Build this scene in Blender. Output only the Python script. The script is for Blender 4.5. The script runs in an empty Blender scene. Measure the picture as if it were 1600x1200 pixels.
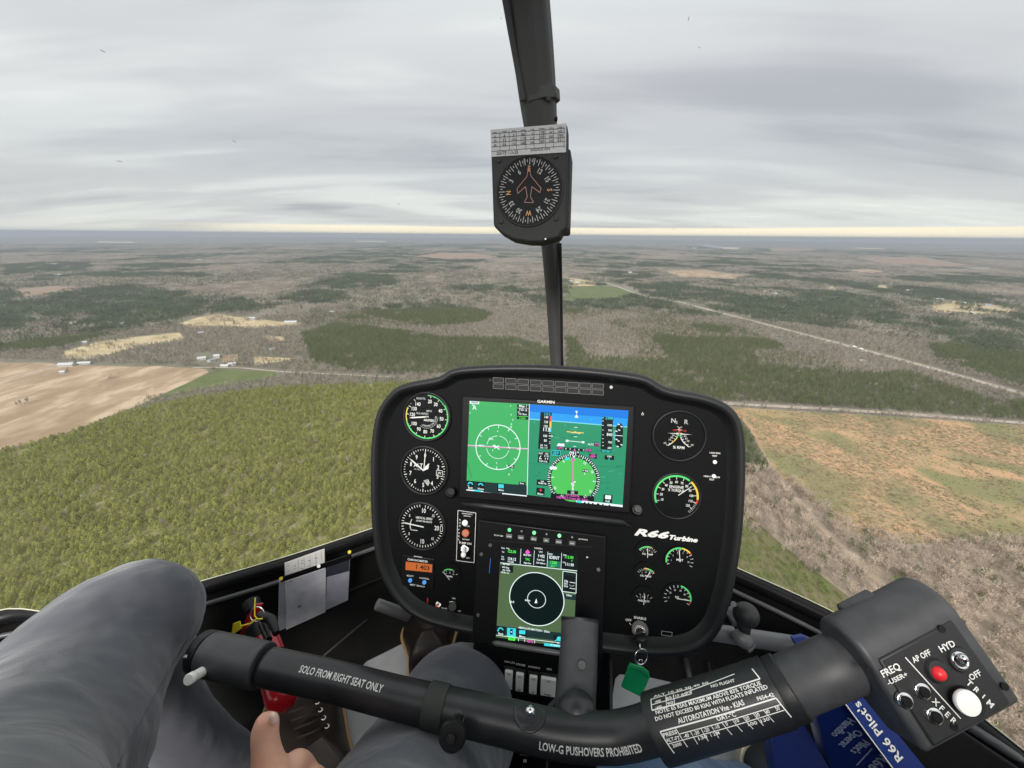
import bpy, math, random
import numpy as np
from mathutils import Vector, Matrix
from mathutils.bvhtree import BVHTree
from mathutils import noise as mnoise
random.seed(7); rng = np.random.default_rng(11)
S = bpy.context.scene
R = math.radians

# ------------------------------------------------------------------ camera
FPX = 640.0                                   # focal length in photo pixels (1600 wide)
PITCH, ROLL = R(19.98), R(0.47)
fwd = Vector((0, math.cos(PITCH), -math.sin(PITCH)))
up0 = Vector((0, math.sin(PITCH), math.cos(PITCH)))
X0 = Vector((1, 0, 0))
CR = X0*math.cos(ROLL) + up0*math.sin(ROLL)   # camera right
CD = X0*math.sin(ROLL) - up0*math.cos(ROLL)   # camera down
cam_d = bpy.data.cameras.new('camera'); cam = bpy.data.objects.new('camera', cam_d)
S.collection.objects.link(cam)
cam_d.sensor_width = 36; cam_d.lens = FPX/1600*36
cam_d.clip_start = 0.02; cam_d.clip_end = 90000
m = Matrix((CR, -CD, -fwd)).transposed().to_4x4()
cam.matrix_world = m
S.camera = cam

# ------------------------------------------------------------------ light, sky, exposure
S.view_settings.view_transform = 'Standard'; S.view_settings.look = 'None'
S.view_settings.gamma = 1; S.view_settings.exposure = 0.32
SUN_EL, SUN_AZ = R(35), R(-165)                # azimuth from +Y towards +X
sd = bpy.data.lights.new('sun', 'SUN'); sd.energy = 3.2; sd.angle = R(25); sd.color = (1, .96, .9)
sun = bpy.data.objects.new('sun', sd); S.collection.objects.link(sun)
sv = Vector((math.sin(SUN_AZ)*math.cos(SUN_EL), math.cos(SUN_AZ)*math.cos(SUN_EL), math.sin(SUN_EL)))
sun.rotation_euler = (-sv).to_track_quat('-Z', 'Y').to_euler()
W_ = bpy.data.worlds.new("World"); S.world = W_; W_.use_nodes = True
S.cycles.max_bounces = 6; S.cycles.transparent_max_bounces = 12
S.cycles.volume_bounces = 0; S.cycles.use_denoising = True
S.cycles.sample_clamp_indirect = 4
def world():
    nt = W_.node_tree; N = nt.nodes; L = nt.links
    for n in list(N): N.remove(n)
    out = N.new('ShaderNodeOutputWorld'); bg = N.new('ShaderNodeBackground'); bg2 = N.new('ShaderNodeBackground')
    sky = N.new('ShaderNodeTexSky'); sky.sky_type = 'NISHITA'; sky.sun_disc = False
    sky.sun_elevation = SUN_EL; sky.sun_rotation = SUN_AZ
    L.new(sky.outputs[0], bg.inputs[0]); bg.inputs[1].default_value = 0.06
    tc = N.new('ShaderNodeTexCoord'); sep = N.new('ShaderNodeSeparateXYZ'); L.new(tc.outputs['Generated'], sep.inputs[0])
    def M(op, a, b=None, c=None):
        n = N.new('ShaderNodeMath'); n.operation = op
        for i, v in enumerate((a, b, c)):
            if v is None: continue
            if isinstance(v, (int, float)): n.inputs[i].default_value = v
            else: L.new(v, n.inputs[i])
        return n.outputs[0]
    x, y, z = sep.outputs
    den = M('ADD', M('MAXIMUM', z, 0.0), 0.13)
    cx = M('DIVIDE', x, den); cy = M('DIVIDE', y, den)
    def noise(sx, sy, scale, detail, seed, dist=0.0):
        cb = N.new('ShaderNodeCombineXYZ'); L.new(M('MULTIPLY', cx, sx), cb.inputs[0]); L.new(M('MULTIPLY', cy, sy), cb.inputs[1]); cb.inputs[2].default_value = seed
        n = N.new('ShaderNodeTexNoise'); n.inputs['Scale'].default_value = scale; n.inputs['Detail'].default_value = detail
        n.inputs['Distortion'].default_value = dist; n.inputs['Roughness'].default_value = .5
        L.new(cb.outputs[0], n.inputs['Vector']); return n.outputs[0]
    def ramp(v, stops, interp='EASE'):
        r = N.new('ShaderNodeValToRGB'); cr = r.color_ramp; cr.interpolation = interp
        while len(cr.elements) > 1: cr.elements.remove(cr.elements[-1])
        cr.elements[0].position = stops[0][0]; cr.elements[0].color = (*stops[0][1], 1)
        for p, c in stops[1:]:
            e = cr.elements.new(p); e.color = (*c, 1)
        L.new(v, r.inputs[0]); return r.outputs[0]
    n1 = noise(.45, 1.0, .42, 4, 5.3, .5); n2 = noise(.3, 1.1, 1.5, 4, 8.3, .5)
    nn = M('ADD', M('MULTIPLY', n1, .76), M('MULTIPLY', n2, .24))
    cloud = ramp(nn, [(.37, (.42, .43, .465)), (.46, (.56, .57, .59)), (.54, (.69, .70, .70)), (.65, (.90, .905, .88))])
    # elevation: low sky a little brighter and warmer, a cream gap right above the horizon
    el = ramp(z, [(0.0, (.96, .96, .92)), (.06, (.97, .97, .94)), (.14, (.90, .91, .92)), (.28, (1.02, 1.02, 1.015)), (.45, (1.22, 1.23, 1.20)), (.8, (1.25, 1.26, 1.24))], 'LINEAR')
    mul = N.new('ShaderNodeMixRGB'); mul.blend_type = 'MULTIPLY'; mul.inputs[0].default_value = 1
    L.new(cloud, mul.inputs[1]); L.new(el, mul.inputs[2])
    # cream band: strength by elevation and azimuth, ragged upper edge
    azn = M('DIVIDE', x, M('MAXIMUM', y, .05))
    bandtop = M('ADD', .021, M('MULTIPLY', M('SUBTRACT', noise(.12, .12, .8, 3, 1.7), .5), .014))
    azm = ramp(M('MULTIPLY_ADD', azn, .35, .5), [(0, (.0, .0, .0)), (.22, (.15, .15, .15)), (.36, (.9, .9, .9)), (.8, (1, 1, 1)), (1, (.6, .6, .6))], 'LINEAR')
    bf = M('SMOOTH_MIN', 1.0, M('MAXIMUM', 0.0, M('MULTIPLY', M('SUBTRACT', bandtop, z), 260.0)), .2)
    bm = M('MULTIPLY', bf, azm)
    mx = N.new('ShaderNodeMixRGB'); L.new(bm, mx.inputs[0]); L.new(mul.outputs[0], mx.inputs[1]); mx.inputs[2].default_value = (1.0, .89, .66, 1)
    L.new(mx.outputs[0], bg2.inputs[0]); bg2.inputs[1].default_value = 1.0
    ms = N.new('ShaderNodeMixShader'); ms.inputs[0].default_value = .975
    L.new(bg.outputs[0], ms.inputs[1]); L.new(bg2.outputs[0], ms.inputs[2]); L.new(ms.outputs[0], out.inputs[0])
world()

# ------------------------------------------------------------------ pixel <-> place
ALT = -250.0
def ray(px, py): return CR*((px-800)/FPX) + CD*((py-600)/FPX) + fwd
def Wp(px, py, z): return ray(px, py)*z
def gnd(px, py, z=ALT):
    d = ray(px, py); return d*(z/d.z)
def hit(px, py, P0, Nn):
    d = ray(px, py); return d*(P0.dot(Nn)/d.dot(Nn))
def lin(c): return tuple(((v/255)/12.92 if v/255 <= .04045 else ((v/255+.055)/1.055)**2.4) for v in c)

# ------------------------------------------------------------------ materials
MATS = {}
def mat(name, col, rough=.5, metal=0, var=0, vscale=20, bump=0, bscale=200, emit=None, spec=.5, coat=0, col2=None, coord='Object', detail=3, lo=.35, hi=.65, bdist=.001, sheen=0):
    if name in MATS: return MATS[name]
    m = bpy.data.materials.new(name); MATS[name] = m; m.use_nodes = True
    nt = m.node_tree; b = nt.nodes['Principled BSDF']; L = nt.links
    b.inputs['Base Color'].default_value = (*col, 1); b.inputs['Roughness'].default_value = rough
    b.inputs['Metallic'].default_value = metal; b.inputs['Specular IOR Level'].default_value = spec
    if coat: b.inputs['Coat Weight'].default_value = coat
    if sheen: b.inputs['Sheen Weight'].default_value = sheen
    if emit is not None:
        b.inputs['Emission Color'].default_value = (*emit, 1); b.inputs['Emission Strength'].default_value = 1
    tc = nt.nodes.new('ShaderNodeTexCoord')
    if col2 is None and var: col2 = tuple(c*(1-var) for c in col); 
    if col2 is not None:
        n = nt.nodes.new('ShaderNodeTexNoise'); n.inputs['Scale'].default_value = vscale; n.inputs['Detail'].default_value = detail
        L.new(tc.outputs[coord], n.inputs['Vector'])
        r = nt.nodes.new('ShaderNodeValToRGB'); r.color_ramp.elements[0].position = lo; r.color_ramp.elements[1].position = hi
        r.color_ramp.elements[0].color = (*col2, 1); r.color_ramp.elements[1].color = (*col, 1)
        L.new(n.outputs[0], r.inputs[0]); L.new(r.outputs[0], b.inputs['Base Color'])
    if bump:
        n = nt.nodes.new('ShaderNodeTexNoise'); n.inputs['Scale'].default_value = bscale; n.inputs['Detail'].default_value = 3
        L.new(tc.outputs[coord], n.inputs['Vector'])
        bp = nt.nodes.new('ShaderNodeBump'); bp.inputs['Strength'].default_value = bump; bp.inputs['Distance'].default_value = bdist
        L.new(n.outputs[0], bp.inputs['Height']); L.new(bp.outputs[0], b.inputs['Normal'])
    return m
def em(name, rgb, k=1.0):
    c = lin(rgb); return mat(name, (.005, .005, .005), .25, emit=tuple(v*k for v in c), spec=.3)

# ------------------------------------------------------------------ objects
COL = S.collection
def tag(o, label=None, cat=None, group=None, kind=None):
    if label: o['label'] = label
    if cat: o['category'] = cat
    if group: o['group'] = group
    if kind: o['kind'] = kind
    return o
def empty(name, loc, label, cat, group=None):
    o = bpy.data.objects.new(name, None); COL.objects.link(o); o.location = loc; o.empty_display_size = .05
    return tag(o, label, cat, group)
def put(o, parent):
    if parent is not None:
        o.parent = parent
        if parent.type == 'EMPTY': o.matrix_parent_inverse = Matrix.Translation(-Vector(parent.location))

def perp(d):
    a = Vector((0, 0, 1)) if abs(d.z) < .9 else Vector((1, 0, 0))
    u = d.cross(a).normalized(); return u, d.cross(u).normalized()
class MB:
    def __init__(s, *mats): s.v = []; s.f = []; s.m = []; s.mats = list(mats)
    def mi(s, m):
        if m is None: return 0
        if m not in s.mats: s.mats.append(m)
        return s.mats.index(m)
    def add(s, vs, fs, m=None):
        b = len(s.v); s.v += [tuple(v) for v in vs]; k = s.mi(m)
        for f in fs: s.f.append([b+i for i in f]); s.m.append(k)
    def poly(s, pts, m=None): s.add(pts, [list(range(len(pts)))], m)
    def tube(s, pts, rad, n=16, m=None, cap=True, flat=1.0, ref=None):
        pts = [Vector(p) for p in pts]
        if isinstance(rad, (int, float)): rad = [rad]*len(pts)
        vs = []; fs = []; u = None
        for i, p in enumerate(pts):
            d = (pts[min(i+1, len(pts)-1)] - pts[max(i-1, 0)])
            if d.length < 1e-9: d = Vector((0, 0, 1))
            d.normalize()
            if u is None: u = perp(d)[0] if ref is None else (ref - d*ref.dot(d)).normalized()
            u = (u - d*u.dot(d)).normalized(); w = d.cross(u)
            for k in range(n):
                a = 2*math.pi*k/n; vs.append(p + (u*math.cos(a)*flat + w*math.sin(a))*rad[i])
        for i in range(len(pts)-1):
            for k in range(n):
                k2 = (k+1) % n; fs.append([i*n+k, i*n+k2, (i+1)*n+k2, (i+1)*n+k])
        if cap: fs.append(list(range(n))[::-1]); fs.append([(len(pts)-1)*n+k for k in range(n)])
        s.add(vs, fs, m)
    def cyl(s, a, b, r, n=24, m=None, r2=None, bev=0):
        a = Vector(a); b = Vector(b); d = (b-a).normalized(); r2 = r if r2 is None else r2
        if bev:
            s.tube([a, a+d*1e-5, a+d*bev, b-d*bev, b-d*1e-5, b], [r-bev, r-bev*.7, r, r2, r2-bev*.7, r2-bev], n, m)
        else: s.tube([a, b], [r, r2], n, m)
    def box(s, F, u0, u1, v0, v1, h0, h1, m=None):
        c = [F.p(u, v, h) for h in (h0, h1) for v in (v0, v1) for u in (u0, u1)]
        s.add(c, [[0, 2, 3, 1], [4, 5, 7, 6], [0, 1, 5, 4], [2, 6, 7, 3], [0, 4, 6, 2], [1, 3, 7, 5]], m)
    def prism(s, lo, hi, m=None):
        n = len(lo); s.add(list(lo)+list(hi), [list(range(n))[::-1], list(range(n, 2*n))] + [[i, (i+1) % n, n+(i+1) % n, n+i] for i in range(n)], m)
    def sphere(s, c, r, m=None, nu=20, nv=12, sc=(1, 1, 1)):
        c = Vector(c); vs = []; fs = []
        for j in range(nv+1):
            t = math.pi*j/nv
            for i in range(nu):
                a = 2*math.pi*i/nu; vs.append(c+Vector((math.sin(t)*math.cos(a)*sc[0], math.sin(t)*math.sin(a)*sc[1], math.cos(t)*sc[2]))*r)
        for j in range(nv):
            for i in range(nu): fs.append([j*nu+i, (j+1)*nu+i, (j+1)*nu+(i+1) % nu, j*nu+(i+1) % nu])
        s.add(vs, fs, m)
    def build(s, name, parent=None, smooth=False, bevel=0, segs=2, auto=None):
        me = bpy.data.meshes.new(name); me.from_pydata(s.v, [], s.f)
        for mm in s.mats: me.materials.append(mm)
        me.polygons.foreach_set('material_index', s.m)
        if smooth or auto: me.polygons.foreach_set('use_smooth', [True]*len(s.f))
        me.update()
        if auto:
            try: me.set_sharp_from_angle(angle=R(auto))
            except Exception: pass
        o = bpy.data.objects.new(name, me); COL.objects.link(o); put(o, parent)
        if bevel:
            b = o.modifiers.new('bevel', 'BEVEL'); b.width = bevel; b.segments = segs; b.limit_method = 'ANGLE'; b.angle_limit = R(30); b.harden_normals = False
            me.polygons.foreach_set('use_smooth', [True]*len(s.f))
            try: me.set_sharp_from_angle(angle=R(38))
            except Exception: pass
        return o
class Fr:                                                   # a flat local frame
    def __init__(s, O, U, V):
        s.O = Vector(O); s.U = Vector(U).normalized(); V = Vector(V); s.V = (V - s.U*V.dot(s.U)).normalized(); s.N = s.U.cross(s.V)
    def p(s, u, v, h=0): return s.O + s.U*u + s.V*v + s.N*h
    def uv(s, px, py, h=0):
        q = hit(px, py, s.O + s.N*h, s.N) - s.O; return q.dot(s.U), q.dot(s.V)
    def px(s, px, py, h=0):
        u, v = s.uv(px, py, h); return s.p(u, v, h)
def pose(corners, Wd, Hd):                                  # frame of a real rectangle seen at TL,TR,BR,BL
    ob = [(-Wd/2, Hd/2), (Wd/2, Hd/2), (Wd/2, -Hd/2), (-Wd/2, -Hd/2)]; A = []
    for (x, y), (a, b) in zip(ob, corners):
        a = (a-800)/FPX; b = (b-600)/FPX
        A.append([x, y, 1, 0, 0, 0, -a*x, -a*y, -a]); A.append([0, 0, 0, x, y, 1, -b*x, -b*y, -b])
    h = np.linalg.svd(np.array(A))[2][-1].reshape(3, 3); h = h/((np.linalg.norm(h[:, 0])+np.linalg.norm(h[:, 1]))/2)
    if h[2, 2] < 0: h = -h
    f = lambda c: CR*float(c[0]) + CD*float(c[1]) + fwd*float(c[2])
    return Fr(f(h[:, 2]), f(h[:, 0]), f(h[:, 1]))
_tc = {}
def glyphs(s):
    if s in _tc: return _tc[s]
    cu = bpy.data.curves.new('t', 'FONT'); cu.body = s; cu.size = 1; cu.align_x = 'CENTER'; cu.align_y = 'CENTER'; cu.resolution_u = 2; cu.fill_mode = 'FRONT'
    cu.offset = .02
    o = bpy.data.objects.new('t', cu); COL.objects.link(o); dg = bpy.context.evaluated_depsgraph_get()
    me = bpy.data.meshes.new_from_object(o.evaluated_get(dg))
    r = ([(v.co.x, v.co.y) for v in me.vertices], [list(p.vertices) for p in me.polygons])
    bpy.data.objects.remove(o); bpy.data.curves.remove(cu); bpy.data.meshes.remove(me)
    _tc[s] = r; return r
def text(mb, s, place, u, v, size, m=None, xs=1.0, rot=0, shear=0, width=None):
    """place(u, v) -> point; size = cap height-ish"""
    vs, fs = glyphs(s)
    if not vs: return
    k = size/.72
    if width:
        w = max(a for a, b in vs)-min(a for a, b in vs); xs = width/(w*k)
    c, sn = math.cos(rot), math.sin(rot); out = []
    for a, b in vs:
        a = (a+shear*b)*k*xs; b = b*k
        out.append(place(u+a*c-b*sn, v+a*sn+b*c))
    mb.add(out, fs, m)
def fl(F, h): return lambda u, v: F.p(u, v, h)
def line(mb, place, a, b, w, m=None, n=1):
    a = Vector(a); b = Vector(b); d = (b-a).normalized(); q = Vector((-d.y, d.x))*w/2
    for i in range(n):
        p0 = a.lerp(b, i/n); p1 = a.lerp(b, (i+1)/n)
        mb.poly([place(*(p0-q)), place(*(p1-q)), place(*(p1+q)), place(*(p0+q))], m)
def rect(mb, place, u0, u1, v0, v1, m=None): mb.poly([place(u0, v0), place(u1, v0), place(u1, v1), place(u0, v1)], m)
def frame(mb, place, u0, u1, v0, v1, w, m=None):
    for a, b in (((u0, v0), (u1, v0)), ((u1, v0), (u1, v1)), ((u1, v1), (u0, v1)), ((u0, v1), (u0, v0))): line(mb, place, a, b, w, m)
def arc(mb, place, cu, cv, r0, r1, a0, a1, m=None, n=None):      # degrees, clock style: 0 = up, clockwise
    n = n or max(3, int(abs(a1-a0)/6)); P = []
    for i in range(n+1):
        a = R(a0+(a1-a0)*i/n); P.append((math.sin(a), math.cos(a)))
    for i in range(n):
        (s0, c0), (s1, c1) = P[i], P[i+1]
        mb.poly([place(cu+s0*r0, cv+c0*r0), place(cu+s1*r0, cv+c1*r0), place(cu+s1*r1, cv+c1*r1), place(cu+s0*r1, cv+c0*r1)][::-1], m)
def disc(mb, place, cu, cv, r, m=None, n=32, ry=None):
    ry = ry or r; mb.poly([place(cu+r*math.cos(2*math.pi*i/n), cv+ry*math.sin(2*math.pi*i/n)) for i in range(n)], m)
def tick(mb, place, cu, cv, a, r0, r1, w, m=None):
    s, c = math.sin(R(a)), math.cos(R(a)); line(mb, place, (cu+s*r0, cv+c*r0), (cu+s*r1, cv+c*r1), w, m)
def crom(P, n):                                              # smooth path through tuples
    P = [np.array(p, float) for p in P]; out = []
    for i in range(len(P)-1):
        p0 = P[max(i-1, 0)]; p1 = P[i]; p2 = P[i+1]; p3 = P[min(i+2, len(P)-1)]
        for k in range(n):
            t = k/n; out.append(.5*((2*p1)+(-p0+p2)*t+(2*p0-5*p1+4*p2-p3)*t*t+(-p0+3*p1-3*p2+p3)*t**3))
    out.append(P[-1]); return out
def ppath(P, n=6):                                           # (px, py, z, radius m) -> points, radii
    q = crom([tuple(Wp(a, b, z))+(r,) for a, b, z, r in P], n)
    return [Vector(x[:3]) for x in q], [float(x[3]) for x in q]
# ================================================================== THE LAND
def leafmat(name, c1, c2, rough=.8, rnd=.25):
    """foliage: colour differs from tree to tree (object random) and leaf clump to leaf clump (noise)"""
    m = mat(name, c1, rough, col2=c2, vscale=.5, spec=.15, lo=.3, hi=.7); nt = m.node_tree; b = nt.nodes['Principled BSDF']
    oi = nt.nodes.new('ShaderNodeObjectInfo'); mr = nt.nodes.new('ShaderNodeMapRange'); mr.inputs['To Min'].default_value = 1-rnd; mr.inputs['To Max'].default_value = 1+rnd
    hs = nt.nodes.new('ShaderNodeHueSaturation'); nt.links.new(oi.outputs['Random'], mr.inputs['Value']); nt.links.new(mr.outputs[0], hs.inputs['Value'])
    src = b.inputs['Base Color'].links[0].from_socket; nt.links.new(src, hs.inputs['Color']); nt.links.new(hs.outputs[0], b.inputs['Base Color'])
    tl = nt.nodes.new('ShaderNodeBsdfTranslucent'); nt.links.new(hs.outputs[0], tl.inputs[0]); mx = nt.nodes.new('ShaderNodeMixShader'); mx.inputs[0].default_value = .4
    nt.links.new(b.outputs[0], mx.inputs[1]); nt.links.new(tl.outputs[0], mx.inputs[2]); nt.links.new(mx.outputs[0], nt.nodes['Material Output'].inputs['Surface'])
    return m
def ground_mat(name, cols, scales, stretch=(1, 1, 1), rough=.95, stops=(.35, .65), bump=0, bscale=.3, mixf=.5):
    """two noise layers between three colours, in world metres"""
    m = bpy.data.materials.new(name); m.use_nodes = True; nt = m.node_tree; L = nt.links; b = nt.nodes['Principled BSDF']
    b.inputs['Roughness'].default_value = rough; b.inputs['Specular IOR Level'].default_value = .1
    tc = nt.nodes.new('ShaderNodeTexCoord'); mp = nt.nodes.new('ShaderNodeMapping'); mp.inputs['Scale'].default_value = stretch; mp.inputs['Rotation'].default_value = (0, 0, .5)
    L.new(tc.outputs['Object'], mp.inputs[0]); src = []
    for i, sc in enumerate(scales):
        n = nt.nodes.new('ShaderNodeTexNoise'); n.inputs['Scale'].default_value = sc; n.inputs['Detail'].default_value = 5; n.inputs['Distortion'].default_value = .4
        L.new(mp.outputs[0], n.inputs['Vector']); r = nt.nodes.new('ShaderNodeValToRGB'); r.color_ramp.elements[0].position = stops[0]; r.color_ramp.elements[1].position = stops[1]
        L.new(n.outputs[0], r.inputs[0]); src.append(r)
    r = src[0]; r.color_ramp.elements[0].color = (*cols[0], 1); r.color_ramp.elements[1].color = (*cols[1], 1)
    prev = r.outputs[0]
    for k, q in enumerate(src[1:]):
        mx = nt.nodes.new('ShaderNodeMixRGB'); ml = nt.nodes.new('ShaderNodeMath'); ml.operation = 'MULTIPLY'; ml.inputs[1].default_value = mixf
        L.new(q.outputs[0], ml.inputs[0]); L.new(ml.outputs[0], mx.inputs[0]); L.new(prev, mx.inputs[1]); mx.inputs[2].default_value = (*cols[2+k], 1); prev = mx.outputs[0]
    L.new(prev, b.inputs['Base Color'])
    return m
G_floor = ground_mat('ground', [(.19, .165, .135), (.26, .225, .185), (.14, .15, .10)], [.004, .0011], stops=(.4, .6))
G_tan = ground_mat('field_tan', [(.33, .24, .16), (.49, .375, .27), (.26, .185, .12)], [.016, .05], (1, .45, 1), stops=(.42, .58), mixf=.6)
G_straw = ground_mat('field_straw', [(.42, .33, .19), (.58, .48, .32), (.30, .24, .14)], [.02, .05])
G_green = ground_mat('field_green', [(.095, .125, .045), (.13, .16, .06), (.17, .16, .09)], [.02, .06])
G_cut = ground_mat('clearcut', [(.47, .295, .175), (.36, .26, .15), (.17, .185, .085)], [.05, .011], stops=(.44, .56), mixf=.8)
G_red = ground_mat('field_red', [(.33, .20, .14), (.26, .19, .15), (.3, .26, .2)], [.003, .006])
G_pale = ground_mat('field_pale', [(.52, .46, .38), (.6, .55, .48), (.45, .38, .3)], [.01, .02])
G_road = ground_mat('road', [(.36, .31, .26), (.46, .41, .35), (.27, .21, .16)], [.05, .15])
G_rough = ground_mat('rough_grass', [(.10, .115, .045), (.20, .155, .10), (.15, .16, .06)], [.05, .02])
G_water = mat('water', (.25, .3, .36), .12, spec=.6)

me = MB(G_floor); ring = [Vector((34000*math.cos(2*math.pi*i/96), 34000*math.sin(2*math.pi*i/96), ALT)) for i in range(96)]
me.poly(ring); g = me.build('ground'); tag(g, kind='structure')
REG0 = [(-900, 1500), (-900, 900), (-300, 772), (0, 707), (60, 693), (130, 671), (200, 643), (250, 632), (300, 622), (420, 607), (590, 600), (700, 596), (900, 605), (1000, 700), (1000, 1500)]
def field(name, pts, m, z, jag=0):
    P = []
    for i, a in enumerate(pts):
        b = pts[(i+1) % len(pts)]; pa = gnd(*a); pb = gnd(*b); n = max(1, min(14, int((pb-pa).length/25))) if jag else 1
        for k in range(n):
            p = pa.lerp(pb, k/n); t = (pb-pa).normalized()
            if jag and k: p = p + Vector((-t.y, t.x, 0))*random.uniform(-jag, jag)
            P.append((p.x, p.y, ALT+z))
    o = MB(m); o.poly(P); ob = o.build(name); tag(ob, kind='structure'); return ob
field('hay_field', [(-250, 580), (0, 566), (70, 567), (130, 571), (200, 573), (250, 572), (322, 577), (326, 582), (290, 600), (250, 618), (200, 640), (130, 668), (60, 690), (0, 704), (-260, 770)], G_tan, .3, 3)
field('hay_field', [(100, 549), (150, 535), (208, 527), (280, 520), (291, 531), (232, 538), (175, 553), (140, 562), (98, 560)], G_straw, .3, 3)
field('hay_field', [(280, 505), (310, 496), (337, 491), (395, 498), (440, 503), (476, 505), (470, 509), (400, 513), (340, 511), (300, 513)], G_straw, .3, 3)
field('hay_field', [(412, 525), (440, 526), (450, 533), (425, 533)], G_straw, .3)
field('hay_field', [(396, 557), (462, 560), (440, 565), (398, 571)], G_straw, .3)
field('hay_field', [(350, 555), (372, 554), (372, 566), (346, 567)], G_tan, .3)
field('pasture', [(240, 622), (326, 583), (345, 577), (440, 581), (420, 592), (330, 606), (262, 620)], G_green, .25, 1)
field('pasture', [(882, 448), (945, 447), (965, 448), (992, 458), (985, 464), (940, 470), (882, 470)], G_green, .25)
field('farmyard', [(882, 434), (905, 436), (932, 441), (926, 447), (882, 447)], G_straw, .3)
field('farmyard', [(1452, 474), (1480, 470), (1530, 474), (1588, 481), (1592, 488), (1550, 492), (1500, 491), (1456, 487)], G_straw, .3, 3)
field('fallow_field', [(1030, 423), (1100, 422), (1140, 428), (1185, 431), (1140, 436), (1050, 433)], G_tan, .3, 4)
field('fallow_field', [(1325, 403), (1440, 402), (1520, 415), (1480, 418), (1375, 412)], G_red, .3)
field('fallow_field', [(645, 401), (690, 395), (740, 396), (783, 402), (740, 405), (690, 405)], G_red, .3)
field('fallow_field', [(1200, 387), (1272, 389), (1280, 392), (1230, 393), (1200, 392)], G_red, .3)
field('fallow_field', [(1315, 422), (1360, 421), (1392, 426), (1350, 428)], G_tan, .3)
field('fallow_field', [(1360, 446), (1392, 446), (1396, 451), (1370, 452)], G_straw, .3)
field('fallow_field', [(1284, 447), (1308, 448), (1314, 452), (1290, 453)], G_straw, .3)
field('fallow_field', [(1560, 446), (1640, 448), (1640, 452), (1580, 452)], G_red, .3)
field('fallow_field', [(30, 452), (90, 446), (130, 450), (80, 462), (30, 468)], G_red, .3)
for q in ([(152, 376.5), (210, 377.5), (212, 380), (152, 379.5)], [(-40, 400), (37, 399), (38, 402), (-40, 403)], [(240, 383), (272, 380), (275, 382), (246, 385)],
          [(145, 403), (195, 402), (196, 406), (150, 406.5)], [(212, 407.5), (246, 406), (246, 408.5), (214, 410)], [(0, 435), (60, 433), (60, 436), (0, 438)],
          [(517, 383), (550, 380.5), (552, 382.5), (520, 385)], [(557, 376), (602, 376.5), (602, 378.5), (557, 378)], [(570, 393), (595, 392), (596, 394), (572, 395)],
          [(640, 380), (735, 383), (735, 384.5), (640, 381.5)], [(620, 388), (690, 390), (690, 392), (630, 391)], [(895, 401), (920, 401.5), (920, 403), (897, 403)], [(1336, 387), (1380, 387.5), (1381, 389.5), (1338, 389)],
          [(1405, 393.5), (1475, 395), (1476, 397), (1406, 395.5)], [(585, 455), (625, 454), (626, 456.5), (590, 457)], [(100, 503), (140, 499), (145, 503), (108, 506)],
          [(1240, 437), (1272, 438), (1275, 441), (1242, 440)], [(1390, 463), (1425, 464.5), (1425, 467), (1392, 465.5)], [(1455, 421), (1515, 422), (1515, 425), (1457, 424)], [(770, 385), (800, 385), (800, 387), (770, 387)],
          [(1480, 427), (1518, 428), (1518, 430.5), (1482, 430)], [(990, 387), (1000, 387.5), (1045, 388.5), (1046, 390.5), (990, 389)], [(930, 370.5), (1000, 371.2), (1000, 372.4), (930, 371.8)]):
    field('bare_field', q, G_pale, .35)
field('lake', [(1081, 380), (1100, 381), (1128, 385.5), (1128, 388), (1100, 385)], G_water, .4)
field('bare_field', [(1128, 386), (1165, 387), (1150, 390), (1128, 389)], G_pale, .4)
field('clearcut_field', [(1120, 634), (1600, 665), (2000, 692), (2000, 880), (1600, 850), (1500, 845), (1420, 850), (1330, 830), (1290, 800), (1250, 770), (1210, 735), (1165, 662)], G_cut, .3, 3)
G_pfloor = ground_mat('pine_floor', [(.22, .225, .095), (.27, .265, .12), (.32, .26, .17)], [.08, .02])
field('plantation_floor', REG0, G_pfloor, .12)
G_bfloor = ground_mat('leafless_wood_floor', [(.30, .235, .185), (.42, .34, .28), (.22, .19, .13)], [.06, .02])
field('leaf_litter', [(1165, 737), (1212, 737), (1290, 800), (1420, 848), (1600, 850), (2000, 880), (2200, 1500), (1500, 1400), (1400, 1000), (1300, 920), (1200, 850), (1150, 820)], G_bfloor, .2, 2)
field('rough_grass_strip', [(900, 740), (1165, 800), (1220, 850), (1290, 905), (1400, 990), (1500, 1400), (900, 1400)], G_rough, .25, 2)
def road(name, pts, wd, m, z=.6):
    q = crom([tuple(gnd(*p))[:2] for p in pts], 6); q = [Vector((a[0], a[1], ALT+z)) for a in q]; o = MB(m); vs = []
    for i, p in enumerate(q):
        d = (q[min(i+1, len(q)-1)]-q[max(i-1, 0)]).normalized(); nrm = Vector((-d.y, d.x, 0)); w = wd*(1+.12*math.sin(i*1.7))/2
        vs += [p+nrm*w, p-nrm*w]
    o.add(vs, [[2*i, 2*i+1, 2*i+3, 2*i+2] for i in range(len(q)-1)]); ob = o.build(name); tag(ob, kind='structure'); return q
roads = []
roads.append(road('road', [(1062, 472), (1130, 490), (1200, 508), (1340, 545), (1420, 566), (1500, 588), (1600, 617), (1800, 680)], 19, G_road))
roads.append(road('road', [(900, 610), (1050, 622), (1140, 631), (1300, 640), (1450, 650), (1600, 662), (1900, 690)], 11, G_road))
roads.append(road('dirt_track', [(1160, 655), (1180, 685), (1210, 738), (1250, 790), (1290, 835), (1345, 888), (1400, 940), (1500, 1040)], 3.0, G_tan))
roads.append(road('road', [(945, 441), (962, 447), (975, 452), (992, 458), (1020, 466), (1062, 472)], 14, G_road))
roads.append(road('road', [(-100, 620), (0, 596), (60, 581), (110, 566), (150, 557)], 6, G_road))
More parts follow.
